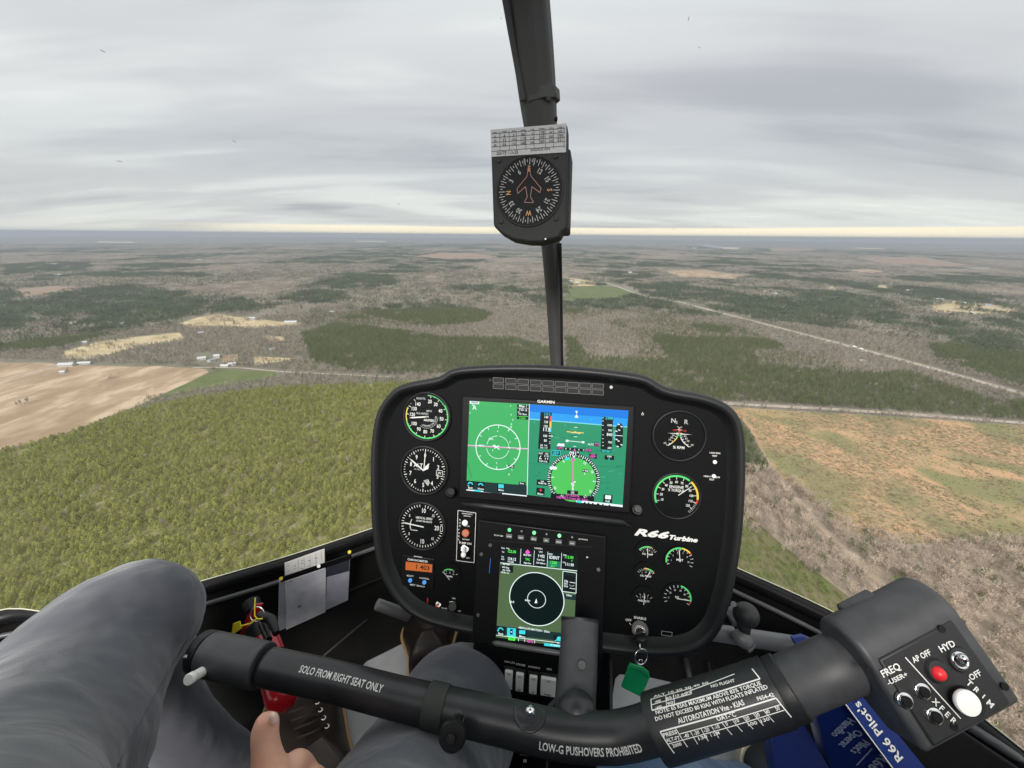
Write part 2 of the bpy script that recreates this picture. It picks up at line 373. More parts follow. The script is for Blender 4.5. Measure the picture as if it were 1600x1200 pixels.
roads.append(road('road', [(300, 575), (370, 575), (440, 581), (540, 586), (620, 590)], 6, G_road))
roads.append(road('road', [(1200, 460), (1250, 461), (1300, 463), (1335, 468)], 12, G_straw))
roads.append(road('road', [(1390, 465), (1450, 466), (1500, 472), (1590, 486)], 10, G_road))

# ------------------------------------------------------------------ trees
M_pine = leafmat('pine_needles', (.395, .405, .125), (.30, .315, .10))
M_pinef = leafmat('far_pine_needles', (.135, .165, .085), (.095, .125, .068))
M_shrub = leafmat('shrub_leaves', (.27, .32, .07), (.18, .22, .06))
M_bare = leafmat('bare_twigs', (.475, .415, .35), (.35, .30, .25), rnd=.3)
M_bark = mat('bark', (.2, .16, .13), .9, spec=.1)
M_grass = leafmat('dry_tufts', (.52, .39, .25), (.26, .23, .13), rnd=.35)
def leafquad(o, c, s, m, up=.5):
    a = Vector((random.gauss(0, 1), random.gauss(0, 1), random.gauss(0, 1)+up)).normalized(); u, w = perp(a); t = random.uniform(0, 6.28)
    u, w = u*math.cos(t)+w*math.sin(t), w*math.cos(t)-u*math.sin(t)
    P = [c+u*s*random.uniform(.6, 1.1), c+w*s*random.uniform(.5, 1), c-u*s*random.uniform(.6, 1.1), c-w*s*random.uniform(.5, 1)]
    o.poly(P, m)
def pine(o, base, h, r, n, s, m):
    o.tube([base, base+Vector((0, 0, h*.9))], [.17, .04], 4, M_bark, cap=False)
    for i in range(n):
        t = random.random()**.8; z = h*(.22+.8*t); rr = r*(1-t)**.6*(.35+.65*math.sqrt(random.random())); a = random.uniform(0, 6.28)
        leafquad(o, base+Vector((rr*math.cos(a), rr*math.sin(a), z)), s*random.uniform(.7, 1.2)*(1-.35*t), m, 2.2)
def bare(o, base, h, r, nl, nt_):
    lean = Vector((random.uniform(-.6, .6), random.uniform(-.6, .6), h*.6)); o.tube([base, base+lean], [.2, .1], 4, M_bare, cap=False)
    for i in range(nl):
        s = base+lean*random.uniform(.3, 1); a = random.uniform(0, 6.28); e = s+Vector((r*math.cos(a)*random.uniform(.4, 1), r*math.sin(a)*random.uniform(.4, 1), h*random.uniform(.2, .42)))
        o.tube([s, e], [.11, .03], 3, M_bare, cap=False)
        for k in range(nt_):
            q = s.lerp(e, random.uniform(.3, 1)); d = Vector((random.gauss(0, 1), random.gauss(0, 1), random.uniform(.1, 1.5))).normalized()*random.uniform(.7, 1.7); w = Vector((random.uniform(-1, 1), random.uniform(-1, 1), random.uniform(-.3, .3)))*.16
            o.poly([q-w, q+w, q+d], M_bare)
TEMPL = {}
def templ(kind, n, fn):
    c = bpy.data.collections.new(kind+'_kinds'); obs = []
    for i in range(n):
        o = MB(); fn(o); me = bpy.data.meshes.new(kind); me.from_pydata(o.v, [], o.f)
        for mm in o.mats: me.materials.append(mm)
        me.polygons.foreach_set('material_index', o.m); ob = bpy.data.objects.new(kind, me); c.objects.link(ob); obs.append(ob)
    TEMPL[kind] = (c, obs)
Z0 = Vector((0, 0, 0))
templ('pine_tree', 5, lambda o: pine(o, Z0, random.uniform(6, 7.5), 3.1, 170, .62, M_pine))
M_old = leafmat('old_pine_needles', (.20, .225, .095), (.14, .165, .07))
templ('old_pine', 5, lambda o: pine(o, Z0, random.uniform(8, 11), 3.3, 130, .68, M_old))
M_pale = leafmat('pale_bare_twigs', (.62, .52, .43), (.46, .38, .31), rnd=.3)
def pale(o):
    bare(o, Z0, random.uniform(9, 13), 4.2, 15, 13); o.mats = [M_pale if q is M_bare else q for q in o.mats]
templ('pale_bare_tree', 5, pale)
templ('young_tree', 4, lambda o: pine(o, Z0, random.uniform(3.2, 4.5), 2.0, 60, .5, M_shrub))
templ('bare_tree', 5, lambda o: bare(o, Z0, random.uniform(9, 13), 3.6, 13, 11))
def tuft(o):
    for i in range(7):
        a = random.uniform(0, 6.28); d = Vector((math.cos(a), math.sin(a), 0)); w = Vector((-d.y, d.x, 0))*random.uniform(.15, .4); c = Vector((random.gauss(0, .7), random.gauss(0, .7), random.uniform(.05, .4)))
        o.poly([c-d*1.3-w, c+d*1.3-w*.4, c+d*1.2+w*.5, c-d*1.1+w], M_grass)
templ('dry_tuft', 4, tuft)
def clump(kind):
    def f(o):
        for i in range(46):
            b = Vector((random.uniform(-26, 26), random.uniform(-26, 26), 0))
            if kind == 'p' or (kind == 'm' and random.random() < .4): pine(o, b, random.uniform(9, 13), 4.2, 13, 2.0, M_pinef)
            else:
                h = random.uniform(9, 14)
                for k in range(11):
                    a = random.uniform(0, 6.28); rr = random.uniform(0, 3.6); c = b+Vector((rr*math.cos(a), rr*math.sin(a), h*random.uniform(.3, 1)))
                    d = Vector((random.gauss(0, .6), random.gauss(0, .6), random.uniform(.8, 2))).normalized()*random.uniform(2, 3.4); w = Vector((random.uniform(-1, 1), random.uniform(-1, 1), 0))*.8
                    o.poly([c-w, c+w, c+d], M_bare)
    return f
templ('far_pines', 3, clump('p')); templ('far_bare_trees', 3, clump('b')); templ('far_mixed_trees', 3, clump('m'))

def hsh(ix, iy, s): 
    v = np.sin(ix*127.1+iy*311.7+s*74.7)*43758.5453; return v-np.floor(v)
def vnoise(x, y, s=0):
    ix = np.floor(x); iy = np.floor(y); fx = x-ix; fy = y-iy; fx = fx*fx*(3-2*fx); fy = fy*fy*(3-2*fy)
    return (hsh(ix, iy, s)*(1-fx)+hsh(ix+1, iy, s)*fx)*(1-fy)+(hsh(ix, iy+1, s)*(1-fx)+hsh(ix+1, iy+1, s)*fx)*fy
def fbm(x, y, s=0): return (vnoise(x, y, s)+.5*vnoise(2.1*x, 2.1*y, s+1)+.25*vnoise(4.3*x, 4.3*y, s+2))/1.75
def inside(px, py, poly):
    r = np.zeros(px.shape, bool); n = len(poly)
    for i in range(n):
        x1, y1 = poly[i]; x2, y2 = poly[(i+1) % n]
        if y1 == y2: continue
        c = ((y1 > py) != (y2 > py)) & (px < (x2-x1)*(py-y1)/(y2-y1)+x1); r ^= c
    return r
def topx(x, y, z=ALT):
    a = x*CR.x+y*CR.y+z*CR.z; b = x*CD.x+y*CD.y+z*CD.z; c = x*fwd.x+y*fwd.y+z*fwd.z
    return 800+FPX*a/c, 600+FPX*b/c, c
PINE, BARE, MIX, NONE, YOUNG, TUFT, OLD, PALE = 1, 2, 3, 0, 4, 5, 6, 7
REG = [
 (PINE, [(-900, 1500), (-900, 900), (-300, 772), (0, 707), (60, 693), (130, 671), (200, 643), (250, 632), (300, 622), (420, 607), (590, 600), (700, 596), (900, 605), (1000, 700), (1000, 1500)]),
 (OLD, [(-300, 560), (0, 490), (25, 470), (82, 462), (140, 452), (225, 452), (400, 470), (400, 492), (335, 488), (300, 495), (278, 503), (250, 508), (175, 522), (98, 545), (0, 551)]),
 (OLD, [(475, 520), (520, 505), (600, 515), (700, 530), (800, 528), (862, 545), (862, 575), (700, 584), (560, 582), (480, 562)]),
 (OLD, [(560, 490), (600, 478), (720, 478), (770, 490), (760, 505), (680, 512), (600, 500)]),
 (OLD, [(990, 445), (1050, 447), (1070, 462), (1055, 473), (1000, 470), (975, 462)]),
 (OLD, [(1110, 455), (1190, 465), (1290, 478), (1300, 495), (1220, 505), (1130, 485)]),
 (OLD, [(884, 530), (905, 530), (912, 560), (1078, 560), (1092, 527), (1200, 530), (1225, 545), (1180, 550), (1150, 560), (1200, 572), (1330, 585), (1420, 582), (1500, 610), (1600, 640), (1600, 655), (1400, 644), (1140, 627), (884, 605)]),
 (OLD, [(1560, 625), (1640, 638), (1800, 690), (1800, 700), (1600, 656)]),
 (OLD, [(1450, 540), (1600, 528), (1750, 540), (1750, 655), (1600, 606), (1540, 588), (1462, 562)]),
 (OLD, [(0, 415), (90, 410), (150, 412), (140, 425), (0, 432)]),
 (TUFT, [(1120, 635), (1600, 667), (2000, 694), (2000, 880), (1600, 850), (1500, 845), (1420, 850), (1330, 830), (1290, 800), (1250, 770), (1210, 735), (1165, 662)]),
 (OLD, [(1100, 640), (1150, 645), (1168, 672), (1205, 735), (1165, 737), (1100, 737)]),
 (YOUNG, [(1000, 820), (1150, 820), (1215, 860), (1290, 915), (1400, 1000), (1500, 1400), (1000, 1400)]),
]
EMPTYR = [
 [(-250, 560), (0, 560), (130, 569), (250, 570), (326, 575), (332, 582), (290, 603), (250, 621), (200, 643), (130, 671), (60, 693), (0, 707), (-260, 775)],
 [(240, 622), (326, 583), (345, 577), (440, 581), (420, 592), (330, 606), (262, 620)],
 [(100, 547), (150, 534), (208, 526), (280, 518), (292, 531), (232, 539), (175, 554), (140, 563), (98, 561)],
 [(280, 505), (310, 496), (337, 490), (395, 497), (440, 502), (476, 505), (470, 509), (400, 513), (340, 511), (300, 513)],
 [(412, 525), (440, 526), (450, 533), (425, 533)], [(396, 557), (462, 560), (440, 565), (398, 571)], [(350, 555), (372, 554), (372, 566), (346, 567)],
 [(882, 446), (965, 446), (994, 458), (985, 464), (940, 470), (882, 470)], [(882, 432), (905, 434), (934, 441), (926, 449), (882, 449)],
 [(1450, 472), (1480, 468), (1530, 473), (1590, 480), (1594, 489), (1550, 493), (1500, 492), (1454, 488)],
 [(1030, 421), (1100, 420), (1140, 426), (1185, 429), (1140, 437), (1050, 434)], [(1325, 402), (1440, 401), (1520, 415), (1480, 418), (1375, 412)],
 [(645, 401), (690, 394.5), (740, 395), (783, 402), (740, 406), (690, 406)], [(1200, 386), (1272, 388), (1280, 392), (1230, 394), (1200, 393)], [(1315, 421), (1360, 420), (1392, 426), (1350, 429)],
 [(1360, 445), (1392, 445), (1396, 452), (1370, 453)], [(1284, 446), (1308, 447), (1314, 453), (1290, 454)], [(30, 452), (90, 446), (130, 450), (80, 462), (30, 468)], [(1081, 379), (1100, 380), (1165, 386), (1150, 391), (1100, 387)],
 [(300, 552), (345, 552), (350, 572), (306, 570)]]
def classify(x, y):
    px, py, c = topx(x, y); cls = np.full(x.shape, BARE)
    n = fbm(x/420, y/420, 3); cls[n > .55] = MIX; cls[(n > .64)] = OLD
    jx = px + (vnoise(x/9, y/9, 5)-.5)*6; jy = py + (vnoise(x/11, y/11, 6)-.5)*3*np.clip(400/np.hypot(x, y), .2, 2)
    lx = (fbm(x/80, y/80, 41)-.5); ly = (fbm(x/80, y/80, 44)-.5); fz = np.clip(520/np.hypot(x, y), .1, 1.2); hole = fbm(x/38, y/38, 47)
    for i, (k, P) in enumerate(REG):
        if k == OLD: q = inside(jx+lx*50*fz, jy+ly*18*fz*fz, P) & (hole < .76)
        else: q = inside(jx, jy, P)
        cls[q] = k
    for i, P in enumerate(EMPTYR):
        q = inside(jx, jy, P)
        if i in (2, 3, 4, 5, 6, 8, 9): q &= vnoise(x/16, y/16, 12)+.35*vnoise(x/6, y/6, 13) < .93
        elif i == 0: q &= fbm(x/25, y/25, 14) < .80
        cls[q] = NONE
    for rd, wd in zip(roads, (34, 18, 7, 24, 9, 14, 20, 18)):
        for i in range(len(rd)-1):
            a = rd[i]; b = rd[i+1]; dx, dy = b.x-a.x, b.y-a.y; L2 = dx*dx+dy*dy
            t = np.clip(((x-a.x)*dx+(y-a.y)*dy)/L2, 0, 1); d2 = (x-a.x-t*dx)**2+(y-a.y-t*dy)**2
            cls[d2 < (wd*.5+1.5)**2] = NONE
    return cls, px, py, c
def grid(r0, r1, sp, jit=.42, half=R(66)):
    n = int(r1/sp)+2; gx, gy = np.meshgrid(np.arange(-n, n)*sp, np.arange(-n//6, n)*sp); a = R(24)
    x = gx*math.cos(a)-gy*math.sin(a); y = gx*math.sin(a)+gy*math.cos(a)
    x = x.ravel()+rng.uniform(-jit, jit, x.size)*sp; y = y.ravel()+rng.uniform(-jit, jit, y.size)*sp
    d = np.hypot(x, y); an = np.abs(np.arctan2(x, y)); k = (d > r0) & (d < r1) & (an < half); return x[k], y[k]
def scatter(name, kind, x, y, sc, label=None):
    me = bpy.data.meshes.new(name); n = len(x); co = np.stack([x, y, np.full(n, ALT+.1)], 1).astype('f'); me.vertices.add(n); me.vertices.foreach_set('co', co.ravel())
    a = me.attributes.new('rot', 'FLOAT_VECTOR', 'POINT'); rv = np.zeros((n, 3), 'f'); rv[:, 2] = rng.uniform(0, 6.28, n); a.data.foreach_set('vector', rv.ravel())
    a = me.attributes.new('sc', 'FLOAT', 'POINT'); a.data.foreach_set('value', np.asarray(sc, 'f'))
    a = me.attributes.new('pick', 'INT', 'POINT'); a.data.foreach_set('value', rng.integers(0, len(TEMPL[kind][1]), n).astype('i'))
    o = bpy.data.objects.new(name, me); COL.objects.link(o); tag(o, label, kind='stuff')
    ng = bpy.data.node_groups.new(name, 'GeometryNodeTree'); ng.interface.new_socket('Geometry', in_out='INPUT', socket_type='NodeSocketGeometry'); ng.interface.new_socket('Geometry', in_out='OUTPUT', socket_type='NodeSocketGeometry')
    gi = ng.nodes.new('NodeGroupInput'); go = ng.nodes.new('NodeGroupOutput'); ip = ng.nodes.new('GeometryNodeInstanceOnPoints'); ci = ng.nodes.new('GeometryNodeCollectionInfo')
    ci.inputs['Collection'].default_value = TEMPL[kind][0]; ci.inputs['Separate Children'].default_value = True; ci.inputs['Reset Children'].default_value = True
    def at(nm, t):
        q = ng.nodes.new('GeometryNodeInputNamedAttribute'); q.data_type = t; q.inputs['Name'].default_value = nm; return q.outputs['Attribute']
    L = ng.links; L.new(gi.outputs[0], ip.inputs['Points']); L.new(ci.outputs[0], ip.inputs['Instance']); ip.inputs['Pick Instance'].default_value = True
    L.new(at('pick', 'INT'), ip.inputs['Instance Index']); L.new(at('rot', 'FLOAT_VECTOR'), ip.inputs['Rotation']); L.new(at('sc', 'FLOAT'), ip.inputs['Scale']); L.new(ip.outputs[0], go.inputs[0])
    md = o.modifiers.new('scatter', 'NODES'); md.node_group = ng; return o
FAR0 = 1500
gx, gy = grid(60, FAR0, 4.1); cl, gpx, gpy, gc = classify(gx, gy)
dist = np.hypot(gx, gy)
VIS = [(0, 600), (590, 600), (578, 830), (330, 910), (265, 872), (200, 866), (100, 905), (0, 985)]
VISR = [(1170, 540), (1600, 540), (1600, 1060), (1440, 905), (1325, 965), (1150, 890)]
vis = inside(gpx, gpy, VIS) | inside(gpx, gpy, VISR)
dens = fbm(gx/60, gy/60, 9)
keep = np.ones(gx.shape, bool)
keep &= ~((cl == PINE) & (rng.random(gx.size) < np.where(dens > .62, .3, .06)))
keep &= ~((cl == OLD) & (rng.random(gx.size) < .25))
keep &= ~((cl == BARE) & (rng.random(gx.size) < .45))
keep &= ~((cl == MIX) & (rng.random(gx.size) < .4))
keep &= ~((cl == YOUNG) & (rng.random(gx.size) < .15))
kindof = np.where(cl == MIX, np.where(rng.random(gx.size) < .45, OLD, BARE), cl)
flip = rng.random(gx.size); kindof = np.where((cl == PINE) & (flip < .012), BARE, kindof); kindof = np.where((cl == BARE) & (flip < .07), OLD, kindof)
kindof = np.where((kindof == BARE) & (gpx > 1100) & (gpy > 715), PALE, kindof)
scl = rng.uniform(.62, 1.1, gx.size)*(.75+.4*dens)*np.where((gpx > 1100) & (gpy > 700) & (kindof == PALE), 1.25, 1)
def individual(kind, sel, nmax, label, cat, grp):
    idx = np.where(sel)[0]; idx = idx[np.argsort(dist[idx])][:nmax]
    for i in idx:
        t = TEMPL[kind][1][int(rng.integers(0, len(TEMPL[kind][1])))]; o = t.copy(); COL.objects.link(o)
        o.name = kind.replace('pale_', ''); o.location = (gx[i], gy[i], ALT+.1); o.rotation_euler = (0, 0, rng.uniform(0, 6.28)); o.scale = (scl[i],)*3; tag(o, label, cat, grp); o.color = (1, 1, 1, 1)
    k = np.ones(gx.size, bool); k[idx] = False; return k
rest = individual('pine_tree', keep & vis & (kindof == PINE) & (gpx < 700), 300, 'small round topped green pine standing closest in the plantation left of the panel', 'pine tree', 'nearest pines of the plantation')
rest &= individual('pale_bare_tree', keep & vis & (kindof == PALE), 300, 'pale leafless tree in the near brown wood right of the panel', 'bare tree', 'nearest leafless trees')
rest &= individual('young_tree', keep & vis & (kindof == YOUNG), 200, 'low bright green young tree just beyond the right windshield sill', 'young tree', 'young green trees by the sill')
for nm, kd, K in (('pine_wood', 'pine_tree', PINE), ('older_pine_wood', 'old_pine', OLD), ('leafless_wood', 'bare_tree', BARE), ('young_wood', 'young_tree', YOUNG), ('pale_leafless_wood', 'pale_bare_tree', PALE)):
    k = keep & rest & (kindof == K); scatter(nm, kd, gx[k], gy[k], scl[k])
tx, ty = grid(200, 900, 3.2, half=R(60)); tc_, a_, b_, c_ = classify(tx, ty); k = (tc_ == TUFT) & (fbm(tx/45, ty/45, 2) > .40); scatter('dry_grass_tufts', 'dry_tuft', tx[k], ty[k], rng.uniform(.7, 1.5, k.sum()))
k2 = (tc_ == TUFT) & (fbm(tx/45, ty/45, 2) < .47) & (rng.random(tx.size) < .35); scatter('clearcut_shrubs', 'young_tree', tx[k2], ty[k2], rng.uniform(.2, .5, k2.sum()))
fx, fy = grid(FAR0, 13000, 47, half=R(60)); fcl, _, _, _ = classify(fx, fy); fcl = np.where(fcl == OLD, PINE, fcl)

for rd in (roads[0], roads[3]):
    for i in range(len(rd)-1):
        a = rd[i]; b = rd[i+1]; dx, dy = b.x-a.x, b.y-a.y; t = np.clip(((fx-a.x)*dx+(fy-a.y)*dy)/(dx*dx+dy*dy), 0, 1)
        fcl[(fx-a.x-t*dx)**2+(fy-a.y-t*dy)**2 < 42**2] = NONE
fn = fbm(fx/900, fy/1500, 21); fm = fbm(fx/260, fy/420, 33); fcl = np.where((fcl == BARE) & (fn > .58), PINE, fcl); fcl = np.where((fcl == BARE) & ((fn > .50) | (fm > .56)), MIX, fcl); fcl = np.where((fcl == PINE) & (fm > .66), MIX, fcl)
for nm, kd, K in (('distant_pine_wood', 'far_pines', PINE), ('distant_leafless_wood', 'far_bare_trees', BARE), ('distant_mixed_wood', 'far_mixed_trees', MIX)):
    k = fcl == K; scatter(nm, kd, fx[k], fy[k], rng.uniform(.9, 1.25, k.sum()))

# ------------------------------------------------------------------ far buildings and cars
M_wall = mat('white_siding', (.44, .44, .42), .7); M_roofw = mat('white_metal_roof', (.46, .47, .48), .45); M_roofg = mat('grey_shingles', (.25, .25, .26), .9); M_roofr = mat('rusty_roof', (.35, .16, .1), .8); M_dk = mat('dark_window', (.03, .04, .05), .2)
def house(px, py, w, d, h, a, label, cat='house', wm=None, rm=None, name='farmhouse'):
    b = gnd(px, py); F = Fr((b.x, b.y, ALT+.05), (math.cos(a), math.sin(a), 0), (-math.sin(a), math.cos(a), 0)); e = empty(name, F.O, label, cat)
    o = MB(wm or M_wall); o.box(F, -w/2, w/2, -d/2, d/2, 0, h)
    for s in (-1, 1): o.add([F.p(s*w/2, -d/2, h), F.p(s*w/2, d/2, h), F.p(s*w/2, 0, h+d*.28)], [[0, 1, 2]])
    o.build('wall', e)
    o = MB(rm or M_roofg); t = .25
    for s in (-1, 1):
        lo = [F.p(-w/2-.5, s*(d/2+.5), h-.2), F.p(w/2+.5, s*(d/2+.5), h-.2), F.p(w/2+.5, 0, h+d*.28+.05), F.p(-w/2-.5, 0, h+d*.28+.05)]; o.prism(lo, [p+F.N*t for p in lo])
    o.build('roof', e)
    for i in range(max(2, int(w/5))):
        o = MB(M_dk); u = -w/2+w*(i+.5)/max(2, int(w/5)); o.box(F, u-.6, u+.6, -d/2-.05, -d/2+.02, h*.35, h*.75); o.build('window', e)
A0 = .2
house(105, 572, 26, 10, 4, .15, 'long white barn at the back edge of the brown hay field', 'barn', rm=M_roofw, name='barn')
house(99, 583, 9, 6, 3, .1, 'small white shed out in the hay field below the long barn', 'shed', rm=M_roofw, name='shed')
house(133, 569, 22, 8, 3, .2, 'low white building beside the track end at the hay field', 'barn', rm=M_roofw, name='barn')
house(133, 537, 10, 8, 4, .4, 'white house where straw coloured strip meets the dark pines', rm=M_roofw)
house(191, 507, 16, 9, 4, .1, 'white roofed house alone inside the dark pine wood on the left', rm=M_roofw)
house(314, 522, 12, 8, 4, .6, 'small white house just below the upper straw field', rm=M_roofw)
house(316, 562, 14, 9, 4, .5, 'white house at the left of the cluster beside the green pasture', rm=M_roofw)
house(331, 565, 12, 9, 4, 1.2, 'grey roofed white house in the cluster by the green pasture')
house(340, 559, 11, 8, 5, .2, 'tall white house at the back of the pasture cluster', rm=M_roofw)
house(352, 573, 15, 7, 3, .0, 'long low white shed at the near side of the pasture road', 'shed', rm=M_roofw, name='shed')
house(363, 571, 13, 8, 4, .5, 'white barn right of the long shed at the pasture road', 'barn', rm=M_roofw, name='barn')
house(394, 499, 20, 10, 4, .1, 'pale house on the back edge of the upper straw field', rm=M_roofw)
house(455, 505, 34, 12, 4, .1, 'long white building at the right end of the upper straw field', 'barn', rm=M_roofw, name='barn')
house(426, 548, 12, 8, 4, .7, 'small grey roofed house among bare trees above the lower straw patch')
house(520, 489, 15, 10, 4, .2, 'white house in the brown wood left of the compass post', rm=M_roofw)
house(536, 432, 34, 14, 5, -.3, 'white farm building far off in grey woods left of the compass', 'barn', rm=M_roofw, name='barn')
house(92, 431, 50, 20, 6, .0, 'white building in far woods at the left edge, nearer of two', 'barn', rm=M_roofw, name='barn')
house(86, 414, 60, 24, 6, .1, 'white building in far woods at the left edge, farther of two', 'barn', rm=M_roofw, name='barn')
house(312, 408, 60, 30, 7, .2, 'white building in the far grey woods above the middle left', 'barn', rm=M_roofw, name='barn')
house(891, 441, 30, 14, 6, .2, 'cream barn in the bright farmyard right of the compass post', 'barn', wm=mat('cream', (.7, .6, .42), .7), rm=M_roofw, name='barn')
house(902, 443, 24, 14, 6, -.4, 'tan barn at the right end of the bright farmyard', 'barn', wm=mat('tanw', (.55, .42, .28), .7), rm=M_roofw, name='barn')
house(984, 429, 22, 20, 14, .2, 'white tower like building in the far woods beyond the road bend', 'building', rm=M_roofw, name='grain_store')
house(1084, 389, 90, 50, 12, .2, 'white building below the far lake', 'building', rm=M_roofw, name='warehouse')
house(1152, 458, 40, 16, 5, .1, 'long grey roofed house left of the bright farm by the woods')
house(1195, 458, 30, 16, 6, .2, 'white barn at the left end of the far road strip', 'barn', rm=M_roofw, name='barn')
house(1209, 461, 26, 14, 6, -.4, 'white house immediately right of the barn on the far road strip', rm=M_roofw)
house(1302, 467, 16, 12, 5, .3, 'small white house alone at the right end of the far road strip', rm=M_roofw)
house(1420, 455, 34, 14, 5, .0, 'long white shed in dark woods above the right farm', 'shed', rm=M_roofw, name='shed')
house(1464, 469, 40, 14, 5, -.05, 'long white barn at the left corner of the right farm', 'barn', rm=M_roofw, name='barn')
house(1504, 475, 22, 14, 5, .3, 'yellowish white house at the middle of the right farm', rm=M_roofw)
house(1542, 478, 20, 12, 5, -.3, 'grey roofed house at the right part of the right farm')
house(1516, 490, 14, 10, 4, .2, 'small white shed on the near edge of the right farm field', 'shed', rm=M_roofw, name='shed')
house(1522, 421.5, 95, 30, 8, -.1, 'large white shed far right on the plain, left of a pair', 'shed', rm=M_roofw, name='shed')
house(1537, 421.5, 80, 30, 8, -.1, 'large white shed far right on the plain, right of a pair', 'shed', rm=M_roofw, name='shed')
house(1347, 565, 12, 4, 3, -.3, 'low pale shed in the scrub below the straight road', 'shed', rm=M_roofw, name='shed')
M_paintw = mat('white_paint', (.8, .8, .8), .3, coat=.3); M_tyre = mat('tyre', (.02, .02, .02), .8)
def truck(px, py, a, label):
    b = gnd(px, py); F = Fr((b.x, b.y, ALT+.65), (math.cos(a), math.sin(a), 0), (-math.sin(a), math.cos(a), 0)); e = empty('parked_truck', F.O, label, 'truck')
    o = MB(M_paintw); o.box(F, -3.8, 1.4, -1.25, 1.25, .9, 3.6); o.build('cargo_box', e, bevel=.05); o = MB(M_paintw); o.box(F, 1.6, 3.6, -1.15, 1.15, .6, 2.6); o.build('cab', e, bevel=.2)
    o = MB(M_dk); o.box(F, 3.0, 3.62, -1.0, 1.0, 1.6, 2.3); o.build('windshield', e)
    for u in (-2.6, 2.6):
        for v in (-1.1, 1.1): o = MB(M_tyre); o.cyl(F.p(u, v-.15, .5), F.p(u, v+.15, .5), .5, 12); o.build('wheel', e)
truck(1335, 543, -.75, 'white box truck on the straight pale road, farther of two'); truck(1346, 546.5, -.75, 'white box truck on the straight pale road, nearer of two'); truck(1249, 582, -.2, 'white box truck parked in the green plantation')

# ------------------------------------------------------------------ haze
hz = MB(); F = Fr((0, 0, 0), (1, 0, 0), (0, 1, 0)); hz.box(F, -36000, 36000, -36000, 36000, ALT-1.5, 30); hm = bpy.data.materials.new('haze'); hm.use_nodes = True
nt = hm.node_tree; nt.nodes.remove(nt.nodes['Principled BSDF']); pv = nt.nodes.new('ShaderNodeVolumePrincipled'); pv.inputs['Color'].default_value = (.575, .625, .71, 1); pv.inputs['Density'].default_value = 9e-5; pv.inputs['Anisotropy'].default_value = .2
nt.links.new(pv.outputs[0], nt.nodes['Material Output'].inputs['Volume']); hz.mats = [hm]; h = hz.build('haze'); tag(h, kind='stuff')
# ================================================================== THE COCKPIT
K_blk = mat('black_panel_paint', (.004, .0044, .005), .6, spec=.12, bump=.15, bscale=900, bdist=.0003)
K_rim = mat('charcoal_vinyl', (.014, .0145, .016), .42, spec=.35, bump=.35, bscale=1400, bdist=.0004)
K_dark = mat('dark_interior', (.013, .0125, .0125), .75, spec=.2, var=.4, vscale=9, bump=.4, bscale=300, bdist=.0008)
K_pl = mat('black_plastic', (.009, .009, .010), .35, spec=.25)
K_foam = mat('grey_foam_sleeve', (.052, .053, .058), .5, var=.25, vscale=60, bump=.25, bscale=1500, bdist=.0003)
K_bar = mat('satin_black_tube', (.026, .0265, .030), .36, var=.3, vscale=45, bump=.08, bscale=900, bdist=.0003)
K_wht = mat('white_print', (.74, .74, .72), .5); K_wdim = mat('grey_print', (.45, .46, .47), .5)
K_grn = mat('green_print', (.08, .62, .16), .5); K_yel = mat('yellow_print', (.8, .55, .05), .5); K_redp = mat('red_print', (.6, .04, .03), .5); K_org = mat('orange_print', (.7, .28, .05), .5)
K_chr = mat('chrome', (.75, .75, .76), .15, metal=1); K_knob = mat('white_knob', (.88, .87, .84), .35)
K_alu = mat('grey_aluminium_plate', (.5, .51, .53), .5, var=.12, vscale=30, spec=.4)
K_yelp = mat('yellow_plastic', (.85, .68, .03), .4); K_red = mat('red_enamel', (.45, .01, .02), .25, coat=.4)

# ---- cabin: tub, sill, bubble glass, centre post, unseen roof and rear bulkhead that block light
ZS, ZF = -.60, -.885
sill = [(-.95, -.35), (-.95, .1), (-.93, .38), (-.85, .50), (-.70, .50), (-.545, .571), (-.42, .635), (-.293, .711), (-.15, .80), (0, .845), (.12, .845), (.25, .76), (.34, .675), (.425, .609), (.549, .501), (.60, .40), (.64, .28), (.70, .1), (.72, -.35)]
SP = [Vector((float(a[0]), float(a[1]), ZS)) for a in crom(sill, 6)]
CC = Vector((-.05, .0, 0))
cab = empty('helicopter_cabin', (0, .3, ZF), 'black helicopter nose shell with curved clear windshield around the cockpit', 'helicopter')
def loft(o, rings, m=None, closed=False):
    n = len(rings[0]); vs = [p for r in rings for p in r]; fs = []
    for j in range(len(rings)-1):
        for i in range(n-1 if not closed else n): i2 = (i+1) % n; fs.append([j*n+i, j*n+i2, (j+1)*n+i2, (j+1)*n+i])
    o.add(vs, fs, m)
def shr(p, k, z): q = CC + (Vector((p.x, p.y, 0))-CC)*k; return Vector((q.x, q.y, z))
o = MB(K_dark); loft(o, [[shr(p, 1.0, ZS) for p in SP], [shr(p, 1.0, ZS-.05) for p in SP], [shr(p, .97, -.75) for p in SP], [shr(p, .93, ZF+.02) for p in SP], [shr(p, .90, ZF) for p in SP], [shr(p, .3, ZF-.001) for p in SP]])
o.build('side_wall', cab, smooth=True)
o = MB(K_rim); loft(o, [[shr(p, 1.012, ZS-.002) for p in SP], [shr(p, 1.03, -.75) for p in SP], [shr(p, .98, -.93) for p in SP], [shr(p, .3, -.95) for p in SP]]); o.build('outer_skin', cab, smooth=True)
K_carpet = mat('charcoal_carpet', (.018, .0175, .0175), .95, bump=1, bscale=900, bdist=.002, spec=.1)
o = MB(K_carpet); o.poly([shr(p, .915, ZF+.004) for p in SP]); o.build('floor', cab)
